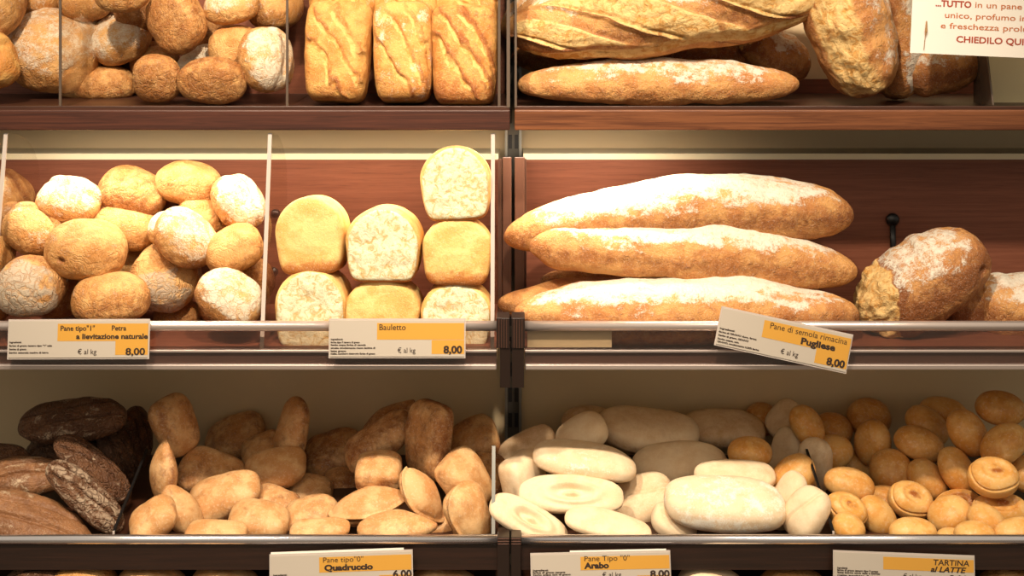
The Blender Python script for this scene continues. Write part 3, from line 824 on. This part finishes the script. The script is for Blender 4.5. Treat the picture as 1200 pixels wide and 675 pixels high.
# ---- top shelf, round rolls
rows('top', 'round wheat rolls on the top shelf', [
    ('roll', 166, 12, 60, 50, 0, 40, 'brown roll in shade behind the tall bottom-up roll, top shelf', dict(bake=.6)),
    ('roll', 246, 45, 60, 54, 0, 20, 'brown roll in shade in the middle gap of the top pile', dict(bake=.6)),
    ('roll', 322, 10, 56, 66, -70, 50, 'smooth pale roll in the upper right corner beside the clear divider', dict(flour=.4)),
    ('roll', 182, 74, 54, 46, 0, 20, 'orange brown roll peeking out between three rolls, lower top pile', dict(bake=.5)),
    ('roll', 236, 73, 58, 36, 20, 30, 'thin white floury edge of a roll above the rightmost bottom-up roll', dict(flour=1.2)),
    ('roll', 273, 8, 66, 44, 10, 20, 'floury roll at the top edge above the orange roll', dict(flour=.75)),
    ('roll', 278, 58, 56, 66, -80, 60, 'smooth orange roll left of the bright floury one', dict(bake=.1, flour=.1)),
    ('roll', 143, -6, 64, 44, 0, 20, 'golden roll at the top edge left of the tall bottom-up roll', dict(bake=.25, Y=.20)),
    ('roll', 207, 26, 76, 72, -70, -65, 'large roll showing its tan underside, upper middle of the top pile', dict(bake=.42, seam=False)),
    ('roll', 142, 47, 69, 60, 22, 38, 'pale floury roll with a pinched tip, right of the big pale loaf', dict(flour=.75, seam=True)),
    ('roll', 311, 70, 74, 60, -75, 40, 'roll with bright white flour cap beside the clear divider', dict(flour=.8, bake=.2)),
    ('roll', 123, 101, 68, 43, 0, 4, 'small roll lying flat with a rough grey base, front of the top shelf', dict(bake=.45, flour=-.2, seam=False)),
    ('roll', 184, 92, 61, 60, 0, -70, 'roll showing its round brown underside beside the small flat roll', dict(bake=.5, seam=False)),
    ('roll', 248, 95, 77, 59, 0, -68, 'wide roll showing its brown underside, rightmost at the front', dict(bake=.5, seam=False)),
])
# ---- top shelf, scored pan loaves
rows('top', 'scored pan loaves on the top shelf', [
    ('scored', 403, -8, 80, 70, 0, 80, 'pale scored pan loaf standing behind the leaning left one', dict(flour=.5, Y=.30, depth=60, bake=0.)),
    ('scored', 478, -5, 78, 70, 0, 80, 'pale scored pan loaf standing behind the middle one', dict(flour=.5, Y=.30, depth=60, bake=0.)),
    ('scored', 548, -2, 76, 70, 0, 80, 'pale scored pan loaf standing behind the straight right one', dict(flour=.5, Y=.30, depth=60, bake=0.)),
    ('scored', 397, 62, 74, 117, -2.5, 80, 'golden scored pan loaf, leftmost of the three front ones', dict(flour=.25, Y=.19, depth=66, bake=.1)),
    ('scored', 473, 62, 68, 116, 1.5, 80, 'floury scored pan loaf, middle one of the three front ones', dict(flour=.6, Y=.19, depth=66, bake=.15)),
    ('scored', 545, 66, 76, 116, 0, 80, 'dark orange scored pan loaf, rightmost of the three front ones', dict(flour=.05, Y=.19, depth=66, bake=.4)),
])
# ---- top shelf right
rows('top', 'big rustic loaves on the top shelf', [
    ('long', 640, 18, 110, 62, 20, 20, 'floury brown loaf end in the upper left corner beside the bay joint', dict(flour=.8, Y=.36)),
    ('long', 760, 62, 320, 56, 2, 10, 'brown long loaf squeezed behind the golden and the great scored loaf', dict(flour=.2, bake=.3, Y=.33)),
    ('long', 905, 62, 96, 56, -28, 20, 'short floury loaf end behind the tip of the golden long loaf', dict(flour=.8, Y=.30, tornend=-1)),
    ('long', 772, 98, 330, 57, 0, 20, 'smooth golden long loaf lying at the front, under the great scored loaf', dict(flour=.8, bake=-.2, bend=.06, Y=.165)),
    ('long', 798, 8, 410, 108, 9, 22, 'great floury loaf with three deep yellow scores, upper middle', dict(flour=1.1, Y=.19, slash=(3.2, .85, -.30, 1.25, .15), crack=(-.45, .16), bake=.05)),
    ('torn', 1100, 78, 92, 66, 14, 20, 'brown loaf end with a white flour patch, under the paper sign', dict(flour=.75, bake=.35, Y=.24)),
    ('torn', 1048, 28, 175, 74, -88, 25, 'white floury loaf standing behind the torn golden loaf, beside the sign', dict(flour=1.2, Y=.25)),
    ('torn', 992, 28, 178, 104, -72, 30, 'torn rustic loaf with golden crumb, standing on its end', dict(flour=.7, Y=.18, crack=(.05, .55), rough=1.4, bake=.2)),
])
# ---- middle shelf, far left bin
rows('mid', 'wheat rolls left of the first divider', [
    ('roll', 8, 228, 62, 50, -30, 30, 'brown roll seen through the clear divider, upper one at left edge', dict(bake=.4, Y=.30)),
    ('roll', -10, 305, 56, 48, 20, 30, 'yellow roll seen through the clear divider, at half height of left edge', dict(flour=.2)),
    ('roll', -12, 356, 56, 52, 0, 30, 'yellow roll behind the divider foot, lowest at left edge', dict(flour=.2)),
])
rows('mid', 'floury wheat rolls in the middle shelf pile', [
    ('roll', 222, 217, 80, 50, -9, 5, 'smooth orange roll, topmost of the wheat roll pile', dict(bake=.15, flour=.0, seam=False, Y=.245)),
    ('roll', 155, 227, 82, 55, -22, 20, 'brown roll at the top of the pile, left of the smooth orange one', dict(bake=.55, flour=.1, Y=.225)),
    ('roll', 239, 252, 66, 47, -40, 20, 'plain orange roll tucked under the smooth topmost roll', dict(bake=.2, flour=.1)),
    ('roll', 279, 238, 68, 54, -52, 35, 'white floury roll at upper right of the pile, next to the divider', dict(flour=.8, bake=.3)),
    ('roll', 82, 236, 80, 54, -8, 30, 'floury roll with a pinkish cut, upper left of the pile', dict(flour=.75, seam=True, Y=.19)),
    ('roll', 196, 268, 44, 40, 0, 20, 'small pale piece of roll showing in the middle of the pile', dict(flour=.8, Y=.155)),
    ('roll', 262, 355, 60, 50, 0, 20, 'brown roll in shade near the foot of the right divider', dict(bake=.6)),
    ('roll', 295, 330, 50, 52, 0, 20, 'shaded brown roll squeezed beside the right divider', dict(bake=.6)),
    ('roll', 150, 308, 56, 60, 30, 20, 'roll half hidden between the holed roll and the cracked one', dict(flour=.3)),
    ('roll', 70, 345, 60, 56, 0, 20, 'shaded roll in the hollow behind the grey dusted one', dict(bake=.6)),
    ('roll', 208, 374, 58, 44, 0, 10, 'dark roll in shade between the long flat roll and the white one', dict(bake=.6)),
    ('roll', 37, 272, 72, 52, -35, 20, 'orange roll with rough flour at the left of the pile', dict(flour=.45, bake=.35, Y=.145)),
    ('roll', 147, 265, 80, 57, -15, 20, 'roll with two small flour spots in the centre of the pile', dict(flour=.4, bake=.25)),
    ('roll', 217, 280, 76, 60, -42, 30, 'two-tone roll half white with flour, right of the pile centre', dict(flour=.7, bake=.35, Y=.135)),
    ('roll', 276, 294, 68, 55, 22, 10, 'smooth golden roll on the right, above the white crusted one', dict(flour=.25, bake=.15, seam=False)),
    ('roll', 101, 295, 88, 69, -8, 10, 'large smooth roll with a small round hole in its crust', dict(flour=.35, bake=.2, seam=False, hole=(-.35, .05), Y=.095)),
    ('ash', 194, 326, 85, 80, -20, 40, 'large roll with cracked flour patches, lower middle of the pile', dict(flour=.9, bake=.2)),
    ('ash', 38, 337, 83, 70, -5, 25, 'roll with a dark grey dusted underside, lower left corner of the pile', dict(flour=1.0, bake=.5, Y=.058)),
    ('roll', 269, 350, 82, 60, -30, 25, 'white crusted roll at the lower right corner of the pile', dict(flour=.85, bake=.45, Y=.06)),
    ('roll', 131, 351, 92, 60, 0, 3, 'long flat roll lying at the front behind the Petra price tag', dict(flour=.35, bake=.35, seam=False)),
])
# ---- middle shelf, pan loaves (three stacks)
PY = .115
rows('mid', 'pan loaves stacked on the middle shelf', [
    ('pan', 369, 358, 84, 91, 0, -6, 'pan loaf showing white crumb, bottom of the left stack', dict(cut=1, Y=PY - .01)),
    ('pan', 451, 363, 89, 78, 0, -6, 'golden crusted pan loaf, bottom of the middle stack', dict(Y=PY, bake=.1)),
    ('pan', 536, 366, 84, 76, 0, -6, 'pan loaf showing white crumb, bottom of the tall right stack', dict(cut=1, Y=PY)),
    ('pan', 368, 274, 80, 89, 2, -6, 'golden crusted pan loaf, on top of the left stack', dict(Y=PY + .005, bake=.1)),
    ('pan', 452, 284, 88, 86, -1, -5, 'pan loaf showing white crumb, on top of the middle stack', dict(cut=1, Y=PY)),
    ('pan', 537, 292, 82, 78, -1, -6, 'golden crusted pan loaf, in the middle of the tall right stack', dict(Y=PY + .003, bake=.15)),
    ('pan', 535, 214, 82, 86, 4, -6, 'pan loaf showing white crumb, topmost of the tall right stack', dict(cut=1, Y=PY + .01)),
])
# ---- middle shelf right
rows('mid', 'rustic loaves behind the Pugliese tag', [
    ('long', 760, 350, 352, 56, 2, 10, 'pinkish long loaf at the very bottom behind the front one', dict(flour=.3, bake=.1, Y=.155)),
    ('long', 800, 330, 330, 50, 0, 10, 'brown long loaf hardly seen in the dark gap under the upper loaves', dict(flour=.2, bake=.4, Y=.25)),
    ('long', 794, 256, 410, 82, 4, 12, 'uppermost long loaf of the pile, floury with a pointed left end', dict(flour=1.0, bake=.15, bend=.30, taper=-.12, Y=.165)),
    ('long', 813, 301, 386, 76, -4.5, 8, 'middle long loaf of the pile, white top and orange side', dict(flour=1.0, bake=.0, bend=.12, Y=.125)),
    ('long', 805, 368, 406, 80, 0, 8, 'lowest long loaf of the pile, floury, just behind the metal rail', dict(flour=1.1, bake=.1, bend=.08, Y=.07)),
    ('torn', 1200, 362, 120, 78, -5, 15, 'floury loaf with yellow crust at the right edge of the middle shelf', dict(flour=.9, bake=.1, Y=.15)),
    ('torn', 1080, 333, 168, 94, 33, 15, 'cut rustic loaf tilted up, torn yellow left end and small hole', dict(flour=.8, bake=.45, Y=.12, tornend=-1, te0=.50, hole=(.75, -.1), bend=.05)),
    ('torn', 1128, 358, 60, 70, 10, 10, 'shaded loaf end under the tilted cut rustic loaf', dict(flour=.1, bake=.5, Y=.17)),
])
# ---- bottom shelf, rye
rows('bot', 'dark rye loaves in the bottom left bin', [
    ('rye', 4, 540, 60, 40, -10, 30, 'dark loaf at the left edge behind the other rye loaves', dict(flour=.1)),
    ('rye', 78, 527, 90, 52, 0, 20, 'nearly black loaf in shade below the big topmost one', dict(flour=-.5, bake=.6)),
    ('rye', 160, 514, 76, 36, -86, 30, 'cracked rye loaf standing upright beside the square rolls', dict(flour=.2)),
    ('rye', 137, 532, 92, 40, -70, 30, 'plain dark loaf leaning behind the low divider', dict(flour=-.3, bake=.5)),
    ('rye', 85, 493, 128, 54, 4, 40, 'big dark oval loaf lying on top of the rye pile', dict(flour=.45, bake=.1)),
    ('rye', 28, 560, 94, 48, 0, 30, 'dusty rye loaf with a paler cut end, at the left', dict(flour=.55, mat='rye2', bake=.3)),
    ('rye', 109, 550, 112, 38, -40, 15, 'narrow brown loaf slanting down, above the cracked floury one', dict(flour=.25)),
    ('rye', 100, 583, 116, 38, -43, 20, 'slanting rye loaf with bright cracked flour, by the low divider', dict(flour=.95)),
    ('rye', 40, 618, 142, 66, -24, 25, 'large shiny brown loaf at the front left corner, above the metal rim', dict(flour=.45, mat='rye2', bake=.0)),
])
# ---- bottom shelf, square rolls; raised bake on the upper ones paints their shade
rows('bot', 'square rolls in the bottom left bay', [
    ('quad', 205, 499, 72, 52, -68, 40, 'smooth brown roll standing at upper left, with a dark speck', dict(bake=.35)),
    ('quad', 276, 514, 70, 56, 12, 40, 'brown square roll with a pointed corner, upper left of the pile', dict(bake=.4, taper=-.2)),
    ('quad', 310, 530, 54, 46, 30, 30, 'striped roll half hidden behind the flat light one', dict(bake=.3)),
    ('quad', 344, 502, 70, 46, 76, 35, 'tall roll standing on end against the wall', dict(bake=.3)),
    ('point', 452, 500, 84, 44, 42, 30, 'darker long roll with its peak against the wall', dict(bake=.6, taper=.1)),
    ('quad', 555, 519, 62, 58, 25, 30, 'square roll with sharp left corner, upper right of the pile', dict(bake=.4, taper=-.2)),
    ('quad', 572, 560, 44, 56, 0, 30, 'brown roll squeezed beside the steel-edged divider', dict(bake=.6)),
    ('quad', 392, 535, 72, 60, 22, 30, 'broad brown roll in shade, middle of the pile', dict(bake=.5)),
    ('quad', 444, 518, 92, 50, 36, 30, 'long brown roll slanting up to the right', dict(bake=.5)),
    ('block', 503, 516, 88, 60, 87, 45, 'large rectangular brown roll standing upright', dict(bake=.55)),
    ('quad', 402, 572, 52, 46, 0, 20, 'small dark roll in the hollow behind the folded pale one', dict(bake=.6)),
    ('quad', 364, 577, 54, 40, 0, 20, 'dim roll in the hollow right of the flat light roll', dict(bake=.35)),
    ('quad', 249, 556, 80, 54, -14, 30, 'square roll in half shade, left of the pile', dict(bake=.35)),
    ('quad', 323, 551, 74, 50, 14, 35, 'flat light roll crossed by bright stripes of light', dict(bake=.12, flour=.1)),
    ('point', 193, 553, 72, 44, 88, 35, 'pointed roll standing next to the low divider', dict(bake=.3)),
    ('block', 444, 552, 54, 42, 0, 20, 'small blocky golden roll below the long brown one', dict(bake=.25)),
    ('quad', 326, 589, 56, 36, -15, 20, 'small orange roll tucked under the flat light one', dict(bake=.35)),
    ('quad', 264, 582, 86, 54, 20, 35, 'broad smooth roll slanting, left of the pile centre', dict(bake=.2)),
    ('block', 545, 566, 74, 58, -62, 30, 'blocky pale roll leaning at the right side', dict(bake=.1)),
    ('quad', 364, 606, 66, 48, 15, 20, 'brownish roll low in the middle, behind the bright ones', dict(bake=.3)),
    ('quad', 513, 616, 44, 40, 0, 20, 'small orange roll filling the gap near the rim, right part', dict(bake=.3)),
    ('point', 493, 580, 72, 44, -52, 30, 'bright oval roll slanting down to the right', dict(bake=.1, fold=1)),
    ('point', 214, 601, 74, 42, -55, 30, 'narrow pointed roll slanting, lower left of the pile', dict(bake=.12)),
    ('quad', 181, 610, 60, 54, 40, 30, 'pale roll at the front beside the low divider foot', dict(bake=.05)),
    ('point', 431, 594, 90, 46, 14, 15, 'bright folded roll with pointed ends, front of the pile', dict(bake=.0, fold=1, flour=.1)),
    ('quad', 548, 604, 74, 56, -68, 30, 'folded pale roll at the right front corner', dict(bake=.1, fold=1)),
    ('quad', 304, 611, 70, 48, -3, 20, 'pale roll with a rough right end, at the front', dict(bake=.05, flour=.1)),
    ('quad', 375, 622, 72, 32, 8, 20, 'thin pale roll just above the rim, below the folded one', dict(bake=.05)),
    ('point', 463, 619, 90, 42, 3, 20, 'wide golden roll resting on the rim below the folded roll', dict(bake=.15)),
    ('quad', 253, 625, 72, 34, 0, 20, 'low pale roll resting on the rim, left part', dict(bake=.05)),
])
# ---- bottom shelf, pale flat breads
rows('bot', 'pale flat loaves in the bottom right bay', [
    ('arabo', 690, 497, 64, 38, 0, 20, 'brownish flat loaf far back near the wall', dict(bake=.5)),
    ('bun', 893, 492, 40, 38, 0, 20, 'brown bun far back, right of the dim long flat loaf', dict(bake=.4)),
    ('arabo', 848, 503, 98, 44, -5, 25, 'dim flat loaf at the back, right of the large plump one', dict(bake=.4, rho=.5)),
    ('arabo', 920, 492, 48, 40, 40, 40, 'pale bun-like loaf behind the bright bun', dict(bake=.3, rho=.6)),
    ('arabo', 681, 510, 62, 44, 22, 30, 'small pale loaf with a bright top behind the upper flat loaf', dict(bake=.1, flour=.3, rho=.6)),
    ('arabo', 618, 528, 74, 44, 32, 30, 'brownish loaf in shade at the left back corner', dict(bake=.5, rho=.6)),
    ('arabo', 760, 504, 120, 52, -6, 25, 'large plump flat loaf, topmost in the centre', dict(bake=.25, rho=.55)),
    ('arabo', 920, 532, 62, 38, 72, 40, 'flat loaf standing on edge, right of the golden bun', dict(bake=.25, rho=.5)),
    ('bun', 879, 531, 52, 36, 0, 10, 'golden bun lying among the pale flat loaves', dict(bake=.3)),
    ('bun', 945, 499, 50, 40, -55, 30, 'shiny bun with a bright spot, highest near the low divider', dict(bake=.25)),
    ('arabo', 955, 545, 62, 42, 80, 40, 'loaf pressed against the left side of the black-edged divider', dict(bake=.3, rho=.6)),
    ('arabo', 797, 546, 114, 50, 2, 25, 'plump flat loaf with a small dark speck, below the topmost', dict(bake=.2, rho=.55)),
    ('arabo', 752, 590, 84, 60, 35, 30, 'wrinkled brownish loaf in the lower middle', dict(bake=.4, rho=.6, fold=1)),
    ('arabo', 861, 558, 96, 38, 2, 20, 'flat loaf just above the large white floury one', dict(bake=.25, rho=.5)),
    ('block', 612, 563, 60, 56, -80, 30, 'peach coloured block of bread at the left end', dict(bake=.1, mat='arabo', name='flat_bread', cat='flatbread')),
    ('bun', 928, 562, 66, 46, 50, 30, 'orange bun slanting above the pale folded loaves', dict(bake=.3)),
    ('arabo', 685, 541, 122, 42, -11, 8, 'bright white flat loaf lying on edge, upper left', dict(bake=-.2, flour=.5, rho=.42)),
    ('arabo', 920, 590, 78, 38, 64, 30, 'narrow pale loaf standing right behind the large white one', dict(bake=.15, rho=.6)),
    ('arabo', 669, 580, 124, 46, -3, 50, 'flat loaf with oval rings on its face, left of the centre', dict(bake=-.1, flour=.1, ring=1, rho=.36)),
    ('arabo', 790, 613, 56, 42, -30, 30, 'small bright loaf by the rim, left of the large white one', dict(bake=-.1, flour=.3, rho=.6)),
    ('arabo', 946, 603, 66, 48, 62, 30, 'pale loaf with a flap, next to the black-edged divider', dict(bake=.0, flour=.3, rho=.6, fold=1)),
    ('arabo', 620, 611, 100, 42, -26, 40, 'flat loaf with a curled rim at the lower left corner', dict(bake=-.1, flour=.15, ring=1, rho=.4)),
    ('arabo', 712, 616, 104, 34, -9, 20, 'pale flat loaf resting on the rim below the ringed one', dict(bake=-.1, flour=.3, rho=.4)),
    ('arabo', 849, 591, 142, 62, -8, 20, 'large white floury loaf at the front centre', dict(bake=-.2, flour=.75, rho=.6)),
])
# ---- bottom shelf, milk buns
rows('bot', 'round milk buns in the bottom right corner', [
    ('bun', 1105, 482, 56, 32, -8, 20, 'pale bun far back behind two others, near the wall', dict(bake=.1)),
    ('bun', 1018, 490, 52, 48, 0, 40, 'brown bun highest in the left part, against the wall', dict(bake=.4)),
    ('bun', 975, 505, 48, 42, 0, 30, 'dim brown bun behind the bright spotted ones', dict(bake=.4)),
    ('bun', 1172, 479, 58, 40, -5, 20, 'large golden bun at the top right of the pile', dict(bake=.35)),
    ('bun', 1086, 499, 56, 42, -35, 30, 'bun with a dark shadowed dent, upper middle', dict(bake=.25)),
    ('bun', 1202, 556, 40, 44, 0, 30, 'bun cut by the right edge of the picture', dict(bake=.3)),
    ('bun', 1004, 548, 50, 36, -30, 30, 'small bun in the gap below the egg-shaped one', dict(bake=.3)),
    ('bun', 1133, 507, 58, 48, -52, 40, 'large plain bun in the upper right part', dict(bake=.3)),
    ('bun', 1176, 521, 60, 42, 38, 30, 'bun slanting up to the right, above the disc-topped one', dict(bake=.3)),
    ('bun', 1023, 519, 54, 44, 82, 40, 'egg-shaped bun standing on end, left part', dict(bake=.25)),
    ('bun', 1077, 521, 60, 40, -16, 25, 'oval bun lying in the middle of the upper row', dict(bake=.3)),
    ('bun', 1086, 563, 54, 44, -48, 30, 'golden bun half hidden in the centre', dict(bake=.3)),
    ('bun', 1120, 551, 56, 44, -60, 35, 'bun standing left of the disc-topped bright one', dict(bake=.25)),
    ('bun', 973, 531, 54, 40, 18, 20, 'bright bun touching the top of the black-edged divider', dict(bake=.1)),
    ('bun', 1044, 552, 50, 53, 0, 50, 'round orange bun in the left centre', dict(bake=.35)),
    ('bun', 1036, 590, 50, 40, 0, 20, 'orange bun in the hollow above the rim', dict(bake=.4)),
    ('bun', 995, 568, 60, 38, -12, 20, 'shiny orange bun lying across, beside the divider', dict(bake=.3)),
    ('bun', 1122, 592, 56, 38, 10, 50, 'bun with a browned top behind the bright ones', dict(bake=.3, disc=1)),
    ('bun', 1172, 598, 68, 42, 0, 35, 'wide bun with a browned disc, right front', dict(bake=.1, disc=1)),
    ('bun', 1164, 560, 60, 48, 0, 35, 'bright bun with a ringed brown disc on top', dict(bake=-.1, disc=1)),
    ('bun', 1067, 587, 54, 46, -15, 40, 'bun with a dark baked spot, front centre', dict(bake=.0, disc=1)),
    ('bun', 1028, 606, 54, 42, -48, 30, 'bright golden bun slanting at the front left', dict(bake=.1)),
    ('bun', 991, 598, 52, 42, -20, 40, 'pale bun with a faint disc beside the divider foot', dict(bake=-.1, disc=1)),
    ('bun', 1113, 604, 52, 44, 25, 30, 'bright plain bun at the front centre right', dict(bake=.05)),
    ('bun', 1156, 611, 48, 38, -30, 30, 'dull bun lying over its neighbours at the front right', dict(bake=.1, flour=.1)),
    ('bun', 994, 619, 40, 34, -20, 20, 'small whitish bun at the foot of the divider', dict(bake=-.2, flour=.3)),
    ('bun', 1070, 624, 56, 34, 0, 20, 'bright bun resting on the rim, centre', dict(bake=-.1)),
    ('bun', 1114, 630, 34, 22, 0, 20, 'sliver of a bun between two buns on the rim', dict(bake=.0)),
    ('bun', 1142, 627, 48, 32, 0, 20, 'small yellow bun resting on the rim, right part', dict(bake=-.1)),
    ('bun', 1195, 624, 60, 34, 5, 20, 'bun resting on the rim at the right edge', dict(bake=-.05)),
])
# ---- lowest shelf: only the tops show under the dark board
low = [('rye', 45, 'dark loaf top under the front board, far left'), ('roll', 92, 'pale bread top under the front board, below the low divider'),
       ('quad', 176, 'pale bread top under the front board, left of the Quadruccio tag'), ('quad', 262, 'bread top with a dark seam just left of the Quadruccio tag'),
       ('quad', 522, 'bread top right of the Quadruccio tag'),
       ('arabo', 836, 'dim bread top right of the Arabo tag'),
       ('roll', 930, 'dim bread top left of the TARTINA tag'), ('roll', 1185, 'dim bread top at the lower right corner')]
for i, (kd, cx, lab) in enumerate(low):
    put('low', 'bread tops on the lowest shelf', kd, cx, 704 + (i * 37) % 9, 92, 84, 0, 20, lab, Y=-.045, bake=.1, flour=.2, rho=.8, lo=1)

# ------------------------------------------------------------------ light
def area(name, loc, target, sx, sy, power, col, spread=180):
    d = bpy.data.lights.new(name, 'AREA'); d.shape = 'RECTANGLE'; d.size = sx; d.size_y = sy; d.energy = power; d.color = col; d.spread = R(spread)
    o = bpy.data.objects.new(name, d); C.objects.link(o); o.location = loc
    o.rotation_euler = (Vector(target) - Vector(loc)).to_track_quat('-Z', 'Y').to_euler(); return o
def spot(name, loc, target, power, col, ang, blend=.5, r=.04):
    d = bpy.data.lights.new(name, 'SPOT'); d.energy = power; d.color = col; d.spot_size = R(ang); d.spot_blend = blend; d.shadow_soft_size = r
    o = bpy.data.objects.new(name, d); C.objects.link(o); o.location = loc
    o.rotation_euler = (Vector(target) - Vector(loc)).to_track_quat('-Z', 'Y').to_euler(); return o
WARM = (1.0, .84, .65)
# ceiling spots in front of the shelving
for x, p in ((-.75, 1.0), (.05, 1.0), (.85, .42)):
    spot('ceiling_spot', (x, -1.15, 2.75), (x * .8, .15, 1.25), 165 * p, WARM, 62, .6, .05)
# lamp strip under the top shelf
area('shelf_lamp', (-.45, TL + .05, az(150, TL) - .004), (-.45, TL + .12, .9), .95, .03, 3.9, WARM, 160)
area('shelf_lamp', (.16, TL + .05, az(150, TL) - .004), (.16, TL + .14, .9), .28, .03, 1.4, WARM, 160)
# added soft lights behind and above the viewer, for the rails to reflect
area('rail_fill_light', (-.6, -2.6, 2.9), (-.4, 0, 1.1), 1.6, .5, 10, (1.0, .84, .64))
area('rail_fill_light', (1.2, -2.8, 2.9), (.6, 0, 1.1), 1.0, .5, 4, (1.0, .84, .64))
# soft room light
w = bpy.data.worlds.new('World'); bpy.context.scene.world = w; w.use_nodes = True
wn = w.node_tree; bg = wn.nodes['Background']          # bright shop ceiling above, dim floor below
wt = N(wn, 'ShaderNodeTexCoord'); wsx = N(wn, 'ShaderNodeSeparateXYZ'); wn.links.new(wt.outputs['Generated'], wsx.inputs[0])
wn.links.new(mixc(wn, sstep(wn, wsx.outputs[2], -.35, .25), (.20, .14, .09), (1.0, .88, .70)), bg.inputs[0]); bg.inputs[1].default_value = .52
sc = bpy.context.scene
sc.view_settings.view_transform = 'Standard'; sc.view_settings.look = 'None'
sc.view_settings.exposure = 0.0; sc.view_settings.gamma = 1.0; sc.view_settings.use_curve_mapping = False
